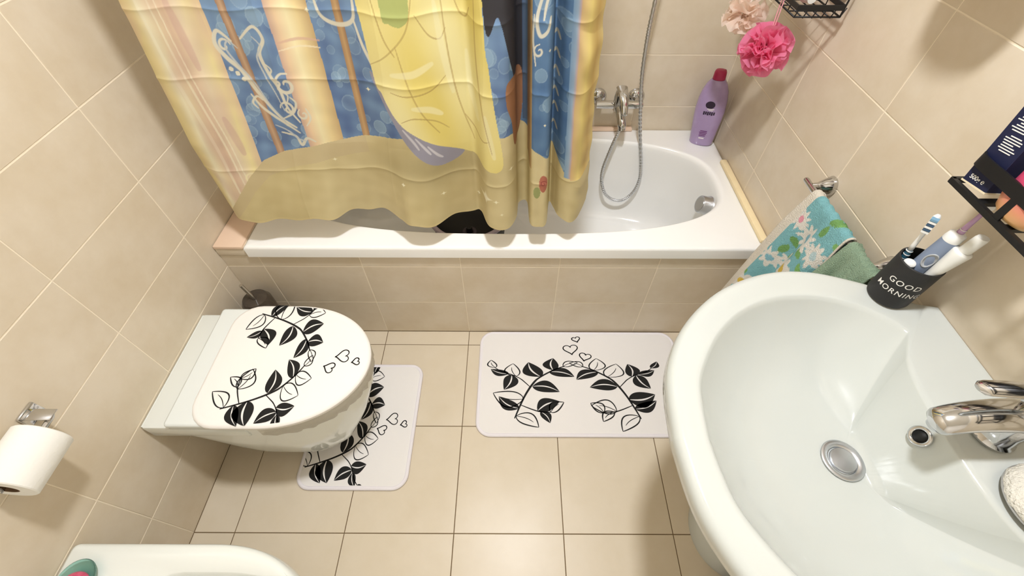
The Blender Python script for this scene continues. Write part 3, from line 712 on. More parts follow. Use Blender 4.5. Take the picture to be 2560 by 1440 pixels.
# ------------------------------------------------------------------ bottle on the bath corner
def shampoo():
    c = Vector((.768, 1.580, .4992)); t = thing('shampoo_bottle', 'tall purple shampoo bottle with red cap on the bathtub corner', 'bottle', tuple(c))
    yaw = math.radians(-24); lean = Matrix.Rotation(math.radians(-3.2), 4, 'Y') @ Matrix.Rotation(math.radians(-3.0), 4, 'X')
    mt = Matrix.Translation(c) @ lean @ Matrix.Rotation(yaw, 4, 'Z')
    def ell(a, b, z, n=40, e=2.4): return [(a*math.copysign(abs(math.cos(k))**(2/e), math.cos(k)), b*math.copysign(abs(math.sin(k))**(2/e), math.sin(k)), z) for k in np.linspace(0, 2*math.pi, n, endpoint=False)]
    pr = [(.035, .022, .0005), (.042, .027, .001), (.0445, .029, .006), (.048, .031, .05), (.0525, .032, .10), (.0545, .0325, .14), (.052, .032, .18), (.046, .030, .21), (.036, .026, .235), (.0265, .022, .248), (.0225, .020, .252)]
    body = obj('body', xf(loft([ell(*p) for p in pr]), mt), 'bottle_plastic', t, auto=60)
    obj('cap', xf(loft([ell(.0215, .0195, .2525), ell(.0225, .0205, .255), ell(.021, .019, .276), ell(.018, .016, .283), ell(.010, .009, .285)]), mt), 'bottle_cap', t, auto=60)
    # label print on the front face
    def front(x, z):
        a = np.interp(z, [p[2] for p in pr], [p[0] for p in pr]); b = np.interp(z, [p[2] for p in pr], [p[1] for p in pr]); q = min(.98, abs(x)/a)
        return (x, -b*(1-q**2.4)**(1/2.4)-.0006, z)
    def patch(pts, m, nm, n=8):
        (x0, x1, z0, z1) = pts
        V, F = grid(n, n, lambda u, v: front(x0+(x1-x0)*u, z0+(z1-z0)*v)); obj(nm, xf((V, F), mt), m, body)
    def blob(cx, cz, rx, rz, m, nm):
        V = [front(cx, cz)]+[front(cx+rx*math.cos(k), cz+rz*math.sin(k)) for k in np.linspace(0, 2*math.pi, 24, endpoint=False)]
        V2 = [front(cx+rx*.5*math.cos(k), cz+rz*.5*math.sin(k)) for k in np.linspace(0, 2*math.pi, 24, endpoint=False)]
        F = [(25+i, 1+i, 1+(i+1) % 24, 25+(i+1) % 24) for i in range(24)]+[(0, 25+i, 25+(i+1) % 24) for i in range(24)]
        obj(nm, xf((V+V2, F), mt), m, body)
    blob(-.002, .168, .017, .014, 'bottle_dark', 'label_mark')
    patch((-.010, .016, .151, .1545), 'bottle_white', 'label_line'); patch((-.004, .012, .146, .149), 'bottle_white', 'label_line')
    for k in range(6): patch((-.020+k*.0072, -.0145+k*.0072, .129+.002*(k % 2), .1425), 'bottle_dark', 'label_letter', 4)
    for k, (a, b) in enumerate(((-.012, .013), (-.015, .014), (-.013, .012), (-.014, .010))): patch((a, b, .062-k*.0065, .0655-k*.0065), 'bottle_plum', 'label_line', 5)
    patch((-.012, .008, .031, .036), 'bottle_white', 'label_line', 5)
shampoo()

# ------------------------------------------------------------------ mop bucket in the bath
def bucket():
    c = (-.168, 1.272, .131); H = .265; r = .150
    t = thing('bucket', 'black round bucket with grey rim standing in the bathtub', 'bucket', c)
    obj('wall', lathe([(.001, 0), (.115, 0), (.120, .004), (r-.004, H-.01), (r-.012, H-.012), (.112, .01), (.001, .009)], c, seg=48), 'rubber_black', t, auto=40)
    obj('rim', lathe([(r-.010, H-.012), (r+.006, H-.014), (r+.009, H-.006), (r+.004, H+.001), (r-.006, H), (r-.010, H-.006)], c, seg=56, cap0=False, cap1=False), 'bucket_rim', t)
    b = obj('basket', lathe([(r-.012, H-.02), (r-.02, H-.06), (.06, H-.075), (.001, H-.077)], c, seg=48, cap0=False), 'rubber_black', t)
    cc = (c[0]+.002, c[1]-.048, c[2])
    obj('hub', lathe([(.026, H-.074), (.029, H-.07), (.027, H-.062), (.012, H-.064), (.012, H-.070)], cc, seg=32, cap0=False, cap1=False), 'bucket_grey', b)
    obj('knob', lathe([(.013, H-.074), (.012, H-.045), (.010, H-.042), (.001, H-.042)], cc, seg=24, cap0=False), 'rubber_black', b, auto=40)
bucket()

# ------------------------------------------------------------------ toilet roll, brush
def paper_roll():
    x, z, y0, y1 = -.919, .658, .206, .308
    h = thing('roll_holder', 'chrome hook-shaped paper holder on the left wall', 'holder', (XL, .335, .68))
    obj('wall_plate', box(XL+.0005, XL+.008, .325, .365, .645, .68, .003), 'chrome', h, auto=40)
    obj('arm', tube(smooth_path([(XL+.006, .345, .665), (XL+.03, .345, .665), (x-.004, .342, .665), (x, .325, .664), (x, .208, .664), (x, .204, .664)], 5), .0055, 14), 'chrome', h)
    obj('cover_flap', box(XL+.006, x+.012, .328, .352, .6725, .675, .001), 'chrome', h, auto=40)
    t = thing('toilet_roll', 'white toilet paper roll hanging on the left wall holder', 'toilet roll', (x, (y0+y1)/2, z-.048))
    R = .048
    obj('paper', lathe([(.021, 0), (R-.002, 0), (R, .002), (R, y1-y0-.002), (R-.002, y1-y0), (.021, y1-y0)], (x, y0, z), (0, 1, 0), 56, False, False), 'paper', t, auto=40)
    obj('core', lathe([(.021, 0), (.0195, 0), (.0195, y1-y0), (.021, y1-y0)], (x, y0, z), (0, 1, 0), 32, False, False), 'card', t, auto=40)
    V, F = grid(10, 3, lambda u, v: (x-R*math.cos(.2+u*.9)-.0012, y0+.001+(y1-y0-.002)*v, z-R*math.sin(.2+u*.9)-.0006))
    obj('loose_sheet', (V, F), 'paper', t)
def toilet_brush():
    c = (-.886, .905, 0)
    t = thing('toilet_brush', 'toilet brush with steel handle in a smoky holder behind the toilet', 'toilet brush', c)
    obj('holder', lathe([(.001, .0005), (.046, .0005), (.048, .004), (.050, .24), (.049, .30), (.040, .318), (.016, .322), (.001, .322)], c, seg=36), 'smoked', t, auto=40)
    obj('handle', tube([(c[0]+.004, c[1]-.006, .32), (c[0]-.004, c[1]-.010, .40)], .0062, 18), 'steel', t, auto=40)
paper_roll(); toilet_brush()

def soap_dish():
    c = (-.908, .088, .4012)
    t = thing('soap_dish', 'round teal glass dish on the bidet by the wall', 'dish', c)
    obj('dish', lathe([(.001, 0), (.022, 0), (.034, .006), (.040, .014), (.0385, .015), (.032, .0085), (.02, .004), (.001, .0035)], c, seg=40), 'teal_glass', t, auto=50)
    s = tag(obj('soap_bar', ball((c[0]+.006, c[1]-.004, c[2]+.0175), 1, 24, 14, (.027, .021, .0125)), 'soap_pink', origin=(c[0], c[1], c[2]+.005)), 'pink glittery soap in the teal dish on the bidet', 'soap')
soap_dish()

# ------------------------------------------------------------------ towel rail and towels
def towel_rail():
    t = thing('towel_rail', 'chrome towel rail on the right wall holding two towels', 'towel rail', (XR, .77, .79))
    for y in (.915, .632):
        rs = []
        for s, (r, x) in enumerate(((.022, .0005), (.024, .004), (.021, .012), (.015, .026), (.009, .038), (.0075, .054))):
            rs.append([(XR-x, y+r*math.cos(k), .793+r*1.15*math.sin(k)) for k in np.linspace(0, 2*math.pi, 28, endpoint=False)])
        obj('mount', loft(rs), 'chrome', t, auto=60)
    obj('bar', tube([(.775, .945, .793), (.775, .940, .793), (.775, .606, .793), (.775, .602, .793)], [.006, .0075, .0075, .006], 16), 'chrome', t, auto=40)
towel_rail()
def towel(name, label, y0, y1, m, flare, spread, front_len, colorfn=None, nu=150, nv=190, phase=0., ylean=0.):
    back = .20; Lt = front_len+back
    def fn(u, v):
        s = (v*Lt)-back; y = y0+(y1-y0)*u
        if s < -.012: x, z = .7865+.004*math.sin(9*u+1), .80+(s+.012)*1.0
        elif s < .012:
            a = (s/.012)*math.pi/2; x, z = .775-.0115*math.sin(a), .793+.0115*math.cos(a)
        else:
            d = s-.012; f = d/front_len
            fold = (.007+.016*f)*math.sin(u*9.5+phase)+.005*math.sin(u*21+phase*2+f*3)
            x = .763-flare*f**.9*front_len-fold*min(1, f*5); z = .793-d*math.sqrt(max(.1, 1-(flare*.9)**2))
            y = y0+(y1-y0)*u+spread*f*((.5-u)*2 if True else 0)+ylean*f
        return (x, y, z+.0015*math.sin(40*u))
    V, F = grid(nu, nv, fn); o = obj(name, (V, F), m, origin=(.77, (y0+y1)/2, .793))
    if colorfn is not None:
        vc = o.data.color_attributes.new('print', 'FLOAT_COLOR', 'POINT')
        U = np.array([(i/(nu-1), j/(nv-1)*Lt-back) for i in range(nu) for j in range(nv)])
        C = np.ones((len(U), 4), np.float32); C[:, :3] = colorfn(U[:, 0]*abs(y1-y0), U[:, 1])
        vc.data.foreach_set('color', C.ravel())
    sm = o.modifiers.new('thick', 'SOLIDIFY'); sm.thickness = .0045; sm.offset = 0
    tag(o, label, 'towel'); return o
def lin(r, g, b): return np.array(srgb(r, g, b)[:3])
def daisies(u, s):
    C = np.tile(lin(132, 190, 196), (len(u), 1)); n = np.sin(u*300)*np.sin(s*260+u*90)
    C = C*(1+.03*n[:, None])
    r2 = np.random.default_rng(5)
    for k in range(46):     # green leaves
        cu, cs, a = r2.uniform(0, .22), r2.uniform(-.18, .5), r2.uniform(0, 3.1); du, ds = u-cu, s-cs
        p, q = du*math.cos(a)+ds*math.sin(a), -du*math.sin(a)+ds*math.cos(a)
        C[(p/.016)**2+(q/.008)**2 < 1] = lin(128, 178, 104)*(.85+.3*r2.random())
    fl = [(.045, .065, .026, 'p'), (.105, .085, .034, 'b'), (.055, .20, .028, 'b'), (.118, .185, .038, 'y'), (.175, .085, .030, 'w'), (.185, .19, .032, 'p'), (.045, .32, .034, 'y'), (.12, .31, .030, 'p'), (.185, .33, .034, 'b'), (.08, .43, .034, 'y'), (.16, .44, .032, 'w'), (.05, -.08, .03, 'p'), (.12, -.1, .03, 'y'), (.19, -.07, .03, 'b')]
    for cu, cs, R, t in fl:
        cu, R = cu*.86, R*1.12; du, ds = u-cu, s-cs; r = np.hypot(du, ds); a = np.arctan2(ds, du)
        k = r < R*(.80+.20*np.cos(9*a)); C[k] = lin(236, 232, 222)
        C[r < R*.30] = {'p': lin(236, 160, 176), 'b': lin(140, 192, 206), 'y': lin(222, 190, 84), 'w': lin(190, 214, 216)}[t]
    e = (u < .024) | (u > .174) ; C[e] = lin(232, 224, 208)
    return np.clip(C, 0, 1)
M['daisy_terry'] = mat('daisy_terry', (1, 1, 1, 1), .95, attr='print', bump=(420, .9, .006))
towel('floral_towel', 'turquoise towel with white daisies hanging on the towel rail', .884, .706, 'daisy_terry', .16, .006, .46, daisies, phase=.6)
towel('green_towel', 'plain green towel on the towel rail beside the daisy towel', .698, .598, 'green_terry', .19, .010, .42, None, 90, 130, phase=2.2)

# ------------------------------------------------------------------ corner caddy, loofahs
def wire(parts, a, b, r=.0016, seg=8): parts.append(tube([a, b], r, seg))
def shower_caddy():
    x0, x1, y0, y1, zb, zt = .688, .800, 1.185, 1.500, 1.094, 1.104
    t = thing('shower_caddy', 'black wire basket fixed high on the right wall over the bathtub', 'basket', (XR, (y0+y1)/2, zb))
    lo = tube([(x0, y0, zb), (x1, y0, zb), (x1, y1, zb), (x0, y1, zb), (x0, y0, zb)], .0022, 8)
    obj('base_frame', lo, 'black_metal', t)
    for nm, b in (('rail', (x0-.002, x1+.002, y0-.0015, y0+.0015)), ('rail', (x0-.002, x1+.002, y1-.0015, y1+.0015)), ('rail', (x0-.0015, x0+.0015, y0, y1)), ('rail', (x1-.0015, x1+.0015, y0, y1))):
        obj(nm, box(*b, zt+.004, zt+.016, .0005, 1), 'black_metal', t, auto=30)
    for k in range(1, 8):
        y = y0+(y1-y0)*k/8; obj('base_wire', tube([(x0, y, zb), (x1, y, zb)], .0015, 8), 'black_metal', t)
    for k in range(1, 5):
        x = x0+(x1-x0)*k/5; obj('base_wire', tube([(x, y0, zb-.002), (x, y1, zb-.002)], .0015, 8), 'black_metal', t)
    for k in range(6):
        x = x0+(x1-x0)*k/5; obj('upright', tube([(x, y0, zb), (x+.006, y0, zt+.010)], .0014, 8), 'black_metal', t)
    for k in range(1, 8):
        y = y0+(y1-y0)*k/8
        obj('upright', tube([(x0, y, zb), (x0, y, zt+.010)], .0014, 8), 'black_metal', t)
        obj('upright', tube([(x1, y, zb), (x1, y, 1.16)], .0014, 8), 'black_metal', t)
    obj('upright', tube([(x1, y0, zb), (x1+.002, y0, 1.19)], .0022, 8), 'black_metal', t)
    obj('upright', tube([(x1, y1, zb), (x1+.002, y1, 1.19)], .0022, 8), 'black_metal', t)
    obj('rail', tube([(x1+.002, y0, 1.19), (x1+.002, y1, 1.19)], .0022, 8), 'black_metal', t)
    obj('mount_plate', box(x1+.004, XR-.0005, y0+.04, y0+.10, 1.13, 1.185, .003), 'black_metal', t, auto=30)
    obj('mount_plate', box(x1+.004, XR-.0005, y1-.10, y1-.04, 1.13, 1.185, .003), 'black_metal', t, auto=30)
    for y in (y0+.075, y0+.17): obj('hook', tube(smooth_path([(x0, y, zt+.01), (x0-.012, y, zt+.004), (x0-.016, y, zt+.012)], 5), .0018, 8), 'black_metal', t)
    b = thing('lotion_bottle', 'pale pinkish bottle lying in the black wire basket', 'bottle', (.745, 1.30, 1.10))
    P = [(.738, 1.245, 1.120), (.742, 1.26, 1.120), (.75, 1.30, 1.121), (.752, 1.42, 1.122), (.752, 1.43, 1.122)]
    obj('body', tube(P, [.012, .020, .0225, .0225, .012], 20), mat('lotion', srgb(232, 214, 208), .4), b, auto=50)
    obj('cap', tube([(.7365, 1.225, 1.119), (.738, 1.246, 1.120)], [.010, .010], 18), 'brush_white', b, auto=40)
shower_caddy()
def loofah(name, label, c, R, m, cordm, hang, n, seed):
    r = np.random.default_rng(seed); c = np.array(c); V, F = [], []; k0 = 0
    t = thing(name, label, 'loofah', tuple(c+np.array([0, 0, -R])))
    for q in range(n):
        d = r.normal(size=3); d /= np.linalg.norm(d); a = r.normal(size=3); u = np.cross(d, a); u /= np.linalg.norm(u); w = np.cross(d, u)
        rad = R*r.uniform(.70, 1.14); wid = r.uniform(.40, .72); nu, nv = 19, 7; f1 = r.uniform(1.2, 2.4); p1 = r.uniform(0, 6); cv = r.uniform(.25, .6)
        for i in range(nu):
            a_ = (i/(nu-1)-.5)*2*wid*1.5
            for j in range(nv):
                s = j/(nv-1); rr = rad*(.28+.72*s)
                off = R*.13*s*math.sin(f1*2.2*a_*2+p1)+R*.03*s*math.sin(9*a_+p1*2)
                dirv = d*math.cos(a_*(.5+.5*s))+u*math.sin(a_*(.5+.5*s))
                curl = w*(off+R*cv*.35*s*s)
                V.append(c+dirv*rr+curl)
        for i in range(nu-1):
            for j in range(nv-1):
                b = k0+i*nv+j; F.append((b, b+nv, b+nv+1, b+1))
        k0 += nu*nv
    obj('ruffles', (V, F), m, t)
    h = Vector(hang); top = Vector(c)+Vector((0, 0, R*.5))
    for s in (-1, 1):
        P = smooth_path([tuple(top), tuple(top.lerp(h, .5)+Vector((0, .006*s, 0))), tuple(h+Vector((0, .005*s, 0)))], 6)
        obj('cord', tube(P, .0014, 8), cordm, t)
loofah('loofah', 'bright pink mesh loofah hanging from the black wire basket', (.690, 1.258, .985), .066, 'loofah_pink', 'cord_pink', (.684, 1.262, 1.122), 62, 3)
loofah('loofah', 'pale peach mesh loofah hanging behind the pink one', (.672, 1.400, 1.025), .058, 'loofah_peach', 'cord_white', (.684, 1.40, 1.122), 38, 11)

# ------------------------------------------------------------------ rack over the washbasin
def rack():
    x0, x1, y0, y1, zb = .722, .818, .12, .590, 1.060
    t = thing('toiletry_rack', 'black metal rack on the right wall above the tumbler', 'rack', (XR, .36, zb))
    P = smooth_path([(x1, y1-.006, 1.106), (x0+.03, y1-.002, 1.106), (x0+.008, y1-.006, 1.106), (x0, y1-.02, 1.106), (x0, y1-.06, 1.106)], 6)+[(x0, y0, 1.106), (x1, y0, 1.106)]
    rings = []
    for i, p in enumerate(P):
        d = Vector(P[min(i+1, len(P)-1)])-Vector(P[max(i-1, 0)]); d.z = 0; d.normalize(); n = Vector((-d.y, d.x, 0))*.0017
        rings.append([(p[0]+n.x, p[1]+n.y, p[2]-.010), (p[0]+n.x, p[1]+n.y, p[2]+.010), (p[0]-n.x, p[1]-n.y, p[2]+.010), (p[0]-n.x, p[1]-n.y, p[2]-.010)])
    obj('rail', loft(rings), 'black_metal', t, auto=30)
    obj('base_frame', join(box(x0-.002, x0+.005, y0, y1, zb-.005, zb+.004), box(x1-.004, x1+.003, y0, y1, zb-.005, zb+.004), box(x0, x1, y1-.004, y1+.002, zb-.005, zb+.004), box(x0, x1, y0-.002, y0+.004, zb-.005, zb+.004)), 'black_metal', t, smooth=False)
    for k in range(1, 8): obj('base_slat', box(x0, x1, y0+(y1-y0)*k/8-.006, y0+(y1-y0)*k/8+.006, zb-.004, zb+.0025), 'black_metal', t, smooth=False)
    for y in (y0+.03, (y0+y1)/2-.04, y1-.10): obj('upright', box(x0-.0015, x0+.0015, y-.006, y+.006, zb, 1.106), 'black_metal', t, smooth=False)
    obj('back_plate', box(x1-.002, XR-.0005, y0+.05, y1-.05, zb-.004, 1.125, .001), 'black_metal', t, auto=30)
    for y in (y0+.004, y1-.006): obj('side_post', box(x1-.004, x1+.003, y-.004, y+.004, zb, 1.112), 'black_metal', t, smooth=False)
rack()
def navy_box():
    c = Vector((.7275, .5800, 1.0665)); mt = Matrix.Translation(c) @ Matrix.Rotation(math.radians(-8), 4, 'X') @ Matrix.Rotation(math.radians(3), 4, 'Y')
    t = thing('cosmetics_box', 'tall navy carton with small white print standing in the black rack', 'box', tuple(c))
    W, D, H = .046, .042, .19
    bx = obj('carton', xf(box(0, D, -W, 0, 0, H, .0008, 1), mt), 'navy_card', t, auto=30)
    obj('base_edge', xf(box(-.0006, D+.0006, -W-.0006, .0006, .0, .0025), mt), 'cream_card', t, smooth=False)
    Rt = Matrix(((0, 0, -1, 0), (-1, 0, 0, 0), (0, 1, 0, 0), (0, 0, 0, 1)))   # text x -> -Y, y -> Z on the -X face
    V, F = text_mesh('500g \u212e', .0095, 'LEFT', bold=.0002); obj('weight_print', xf((V, F), mt @ Matrix.Translation((-.0006, -.008, .012)) @ Rt), 'print_white', bx, smooth=False)
    r = random.Random(4); z = .058
    for k in range(15):
        L = .5+.5*abs(math.sin(k*.9+.5))+r.uniform(-.1, .1); L = min(L, 1)*.029; a = -.023+r.uniform(-.003, .003)
        if k == 7: z += .004
        obj('text_line', xf(box(-.0006, -.0002, a-L/2, a+L/2, z, z+.0014), mt), 'print_white', bx, smooth=False); z += .0036
def pouch():
    c = Vector((.716, .484, 1.0635))
    t = thing('soap_pouch', 'pink to orange rounded pouch lying in the black rack', 'pouch', (c.x+.02, c.y, c.z))
    m = mat('pouch', (1, 1, 1, 1), .35, coat=.3); nt = m.node_tree; g = nt.nodes.new('ShaderNodeNewGeometry'); sp = nt.nodes.new('ShaderNodeSeparateXYZ'); mr = nt.nodes.new('ShaderNodeMapRange'); cr = nt.nodes.new('ShaderNodeValToRGB')
    mr.inputs[1].default_value = 1.064; mr.inputs[2].default_value = 1.15
    e = cr.color_ramp.elements; e[0].position = 0; e[0].color = srgb(240, 200, 130); e[1].position = .55; e[1].color = srgb(214, 84, 120)
    q = e.new(.22); q.color = srgb(226, 160, 118); q = e.new(.8); q.color = srgb(226, 70, 120)
    nt.links.new(g.outputs['Position'], sp.inputs[0]); nt.links.new(sp.outputs[2], mr.inputs[0]); nt.links.new(mr.outputs[0], cr.inputs[0]); nt.links.new(cr.outputs[0], nt.nodes['Principled BSDF'].inputs['Base Color'])
    R = []
    for z, w, d in ((0, .016, .008), (.003, .026, .014), (.010, .035, .018), (.025, .041, .019), (.06, .042, .019), (.10, .042, .016), (.13, .041, .008), (.14, .041, .002)):
        R.append([(c.x+.024+d*math.sin(k), c.y+w*math.cos(k), c.z+z) for k in np.linspace(0, 2*math.pi, 36, endpoint=False)])
    b = obj('pouch_body', loft(R), m, t, auto=60)
    for k in range(3):
        P = smooth_path([(c.x+.0015, c.y+.012-.012*k, c.z+.062), (c.x+.0008, c.y+.004-.012*k, c.z+.068), (c.x+.0015, c.y-.002-.012*k, c.z+.060)], 5)
        obj('gold_print', tube(P, .0012, 6), 'caulk', b)
navy_box(); pouch()

def shadow_caster():  # unseen bag shape with loop and hook, added to cast the right-wall shadow
    t = thing('shadow_caster', 'unseen grey bag shape added above the picture edge to shade the right wall', 'bag', (.722, .86, 1.36))
    R = []
    for z, w, d in ((1.325, .05, .02), (1.335, .075, .032), (1.37, .085, .036), (1.44, .08, .03), (1.51, .06, .016), (1.56, .05, .006)):
        R.append([(.722+d*math.sin(k), .825+w*math.cos(k), z) for k in np.linspace(0, 2*math.pi, 32, endpoint=False)])
    obj('caster_body', loft(R), 'bucket_rim', t, auto=60)
    obj('loop', tube(smooth_path([(.722, .805, 1.555), (.79, .815, 1.60), (.812, .825, 1.61), (.79, .835, 1.60), (.722, .845, 1.555)], 6), .003, 8), 'bucket_grey', t)
    obj('hook', tube([(XR-.0005, .825, 1.608), (XR-.03, .825, 1.602)], [.008, .004], 12), 'chrome', t)
shadow_caster()

# ------------------------------------------------------------------ dark cloth on the floor under the basin
def navy_bundle():
    c = (.672, .005, 0); r = np.random.default_rng(2)
    def fn(u, v):
        a = u*2*math.pi; s = v
        R = (.145+.02*math.sin(3*a+1)+.012*math.sin(7*a))*(1-.15*s)*(1 if s < .7 else math.sqrt(max(0, 1-((s-.7)/.3)**2))+.001)
        z = .14*min(1, s/.7)+.03*(max(0, s-.7)/.3)+.014*math.sin(5*a+s*4)*s
        return (min(c[0]+R*math.cos(a)*.78, XR-.01), c[1]+R*math.sin(a)*.72, max(.001, z))
    V, F = grid(65, 16, fn); tag(obj('cloth_bundle', (V, F), 'navy_cloth', origin=c), 'dark navy cloth bundle on the floor under the washbasin', 'cloth')
navy_bundle()

# ------------------------------------------------------------------ shower curtain
def curtain():
    hem = [(-.880, 1.045), (-.832, .992), (-.780, .979), (-.723, .990), (-.64, .994), (-.553, .995), (-.502, 1.034), (-.45, 1.046), (-.404, 1.046), (-.346, 1.003), (-.303, .962), (-.243, .966), (-.175, 1.020), (-.122, 1.040), (-.098, 1.036), (-.068, .962), (-.014, .960), (.012, 1.005), (.020, 1.072), (.046, 1.078), (.0535, .980), (.080, .968), (.102, .980), (.1155, 1.078), (.128, 1.05), (.141, 1.012), (.170, .990), (.195, 1.000), (.215, 1.04), (.235, 1.09)]
    P = np.array(smooth_path(hem, 40)); d = np.hypot(*np.diff(P, axis=0).T); L = np.concatenate([[0], np.cumsum(d)]); NX = 1150
    s = np.linspace(0, L[-1], NX); hx = np.interp(s, L, P[:, 0]); hy = np.interp(s, L, P[:, 1])
    zs = np.concatenate([np.arange(.600, 1.262, .00145), np.linspace(1.265, 1.98, 90)]); NZ = len(zs)
    tz = (zs-.6)/1.35
    tx = -.027+.753*hx; ty = 1.0+.75*(hy-1.0)
    X = hx[:, None]*(1-tz)[None]+tx[:, None]*tz[None]; Y = hy[:, None]*(1-tz)[None]+ty[:, None]*tz[None]
    # flat fabric on the left loses its hem wave higher up, packing creases across the cloth
    k = np.clip((.0-hx)/.25, 0, 1)[:, None]*np.clip((zs-.6)/.25, 0, 1)[None]
    soft = 1.003+.010*np.sin(hx*9)[:, None]*np.ones(NZ)[None]+.006*np.sin(hx[:, None]*23+zs[None]*5)
    Y = Y*(1-.8*k)+soft*.8*k
    for zc, sl, am in ((1.155, -.02, .0022), (1.005, -.03, .0024), (.755, -.03, .0022)):
        dz = zs[None]-(zc+sl*hx[:, None]+.004*np.sin(hx[:, None]*31)); Y -= am*np.exp(-np.abs(dz)/.006)
    for xc in (-.60, -.33, -.08):
        Y -= .0015*np.exp(-np.abs(hx[:, None]-xc-.02*np.sin(zs[None]*7))/.005)
    wr_ = np.clip((hx[:, None]-.155)/.04, 0, 1); ph_ = zs[None]+.5*hx[:, None]+.03*np.sin(zs[None]*11); Y += wr_*(.007*np.abs(np.sin(ph_*17+1.3))*np.sin(ph_*9)+.0035*np.sin(ph_*41+2*np.sin(zs[None]*7))*np.sin(zs[None]*15+hx[:, None]*90)); X = X+wr_*(.003*np.sin(zs[None]*23+2)*np.sin(zs[None]*8)+.0015*np.sin(zs[None]*71))
    Z = np.repeat(zs[None], NX, 0).copy()
    Y += .0011*np.sin(hx[:, None]*31+zs[None]*9)+.0005*np.sin(hx[:, None]*37-zs[None]*31)
    hemlift = .004*np.sin(hx*60); Z[:, :30] += hemlift[:, None]*np.linspace(1, 0, 30)[None]
    V = np.stack([X, Y, Z], 2).reshape(-1, 3)
    # --- printed picture: plain columns, blue panes, scrollwork, a yellow drape and a gold floor
    x = np.repeat(hx[:, None], NZ, 1).ravel(); z = np.repeat(zs[None], NX, 0).ravel(); n = len(x)
    noise = (np.sin(x*41+2*np.sin(z*33))*np.sin(z*37+1.7*np.sin(x*29))+.5*np.sin(x*97+z*61)*np.sin(z*89-x*53))
    C = np.zeros((n, 3)); r3 = np.random.default_rng(21)
    sm = lambda a, b, v: np.clip((v-a)/(b-a), 0, 1)**2*(3-2*np.clip((v-a)/(b-a), 0, 1))
    def mixin(mask, col, w=1.0):
        w = (w if np.isscalar(w) else w[mask][:, None]); C[mask] = C[mask]*(1-w)+col*w
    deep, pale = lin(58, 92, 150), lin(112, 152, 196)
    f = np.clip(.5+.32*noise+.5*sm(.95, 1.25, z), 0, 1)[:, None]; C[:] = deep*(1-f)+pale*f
    mixin((x > .0), lin(52, 112, 158), .55)
    for q in range(230):
        cx, cz, R, a = r3.uniform(-.75, .2), r3.uniform(.78, 1.26), r3.uniform(.008, .022), r3.uniform(.10, .34)
        rr = np.hypot(x-cx, z-cz); mk = rr < R; C[mk] = C[mk]*(1-a)+lin(168, 204, 222)*a
        mk = (rr < R) & (rr > R*.86); C[mk] = C[mk]*.85+lin(186, 214, 226)*.15
    def stroke(pts, w, col, al=.95, nn=10):
        Q = np.array(smooth_path(pts, nn)); bx = (x > Q[:, 0].min()-w) & (x < Q[:, 0].max()+w) & (z > Q[:, 1].min()-w) & (z < Q[:, 1].max()+w)
        idx = np.nonzero(bx)[0]
        if not len(idx): return
        best = np.full(len(idx), 9.); px, pz = x[idx], z[idx]
        for i in range(len(Q)-1):
            a, b = Q[i], Q[i+1]; dd = b-a; l2 = dd@dd+1e-12; tt = np.clip(((px-a[0])*dd[0]+(pz-a[1])*dd[1])/l2, 0, 1)
            ww = w*(.35+.65*math.sin(math.pi*min(1, (i+.5)/len(Q)*.9+.05)))
            best = np.minimum(best, np.hypot(px-a[0]-tt*dd[0], pz-a[1]-tt*dd[1])/ww*w)
        k_ = np.clip((w/2-best)/(w*.2)+.5, 0, 1)[:, None]*al; C[idx] = C[idx]*(1-k_)+col*k_
    def spiral(cx, cz, R, turns, a0, w, col, sgn=1):
        stroke([(cx+R*(1-.8*t)*math.cos(a0+sgn*t*turns*6.28), cz+R*(1-.8*t)*math.sin(a0+sgn*t*turns*6.28)) for t in np.linspace(0, 1, 16)], w, col, nn=4)
    def band(a, b, stops, lo=.6, slope=0.):
        xx = x-slope*(z-.9); mk = (xx > a) & (xx < b) & (z > lo); q = (xx[mk]-a)/(b-a)
        pos = [p for p, _ in stops]; cols = np.array([c_ for _, c_ in stops]); C[mk] = np.stack([np.interp(q, pos, cols[:, i]) for i in range(3)], 1)*(1+.05*noise[mk][:, None])
    gold, cream, pink, tan = lin(222, 196, 128), lin(244, 234, 196), lin(222, 186, 158), lin(206, 170, 110)
    band(-.95, -.702, [(0, gold), (.30, lin(226, 206, 136)), (.38, lin(236, 220, 158)), (.47, lin(246, 238, 202)), (.56, lin(232, 212, 170)), (.66, lin(220, 188, 156)), (.78, lin(236, 216, 180)), (.90, lin(240, 224, 156)), (1, lin(226, 196, 156))])
    for a, b, c_ in ((-.842, -.79, .010), (-.815, -.765, .006), (-.80, -.752, .004)): stroke([(a, 1.25), (a+.012, 1.05), ((a+b)/2+.01, .88), (b, .70)], c_, lin(250, 244, 214), .55)
    stroke([(-.775, 1.2), (-.768, 1.12), (-.762, 1.05)], .018, lin(208, 160, 148), .45); stroke([(-.752, .93), (-.745, .88), (-.738, .83)], .020, lin(206, 158, 146), .45); spiral(-.742, .752, .020, 1.2, .5, .006, lin(246, 234, 186))
    # soft pink marbling on the wide column
    mk = (x < -.71); w = np.clip(.55*np.sin(x*60+3*np.sin(z*9))*np.sin(z*17+x*20), 0, 1)*.7; mixin(mk, lin(214, 172, 160), w)
    band(-.655, -.634, [(0, lin(168, 128, 96)), (.5, lin(204, 166, 126)), (1, lin(158, 120, 90))], slope=-.04)
    band(-.555, -.462, [(0, lin(210, 172, 150)), (.2, lin(238, 206, 160)), (.45, lin(246, 232, 178)), (.7, lin(238, 214, 146)), (1, lin(206, 172, 112))], slope=-.02)
    stroke([(-.558, 1.10), (-.51, 1.106), (-.46, 1.10)], .006, lin(222, 176, 150), .7); stroke([(-.556, 1.085), (-.51, 1.091), (-.462, 1.085)], .004, lin(250, 236, 200), .7)
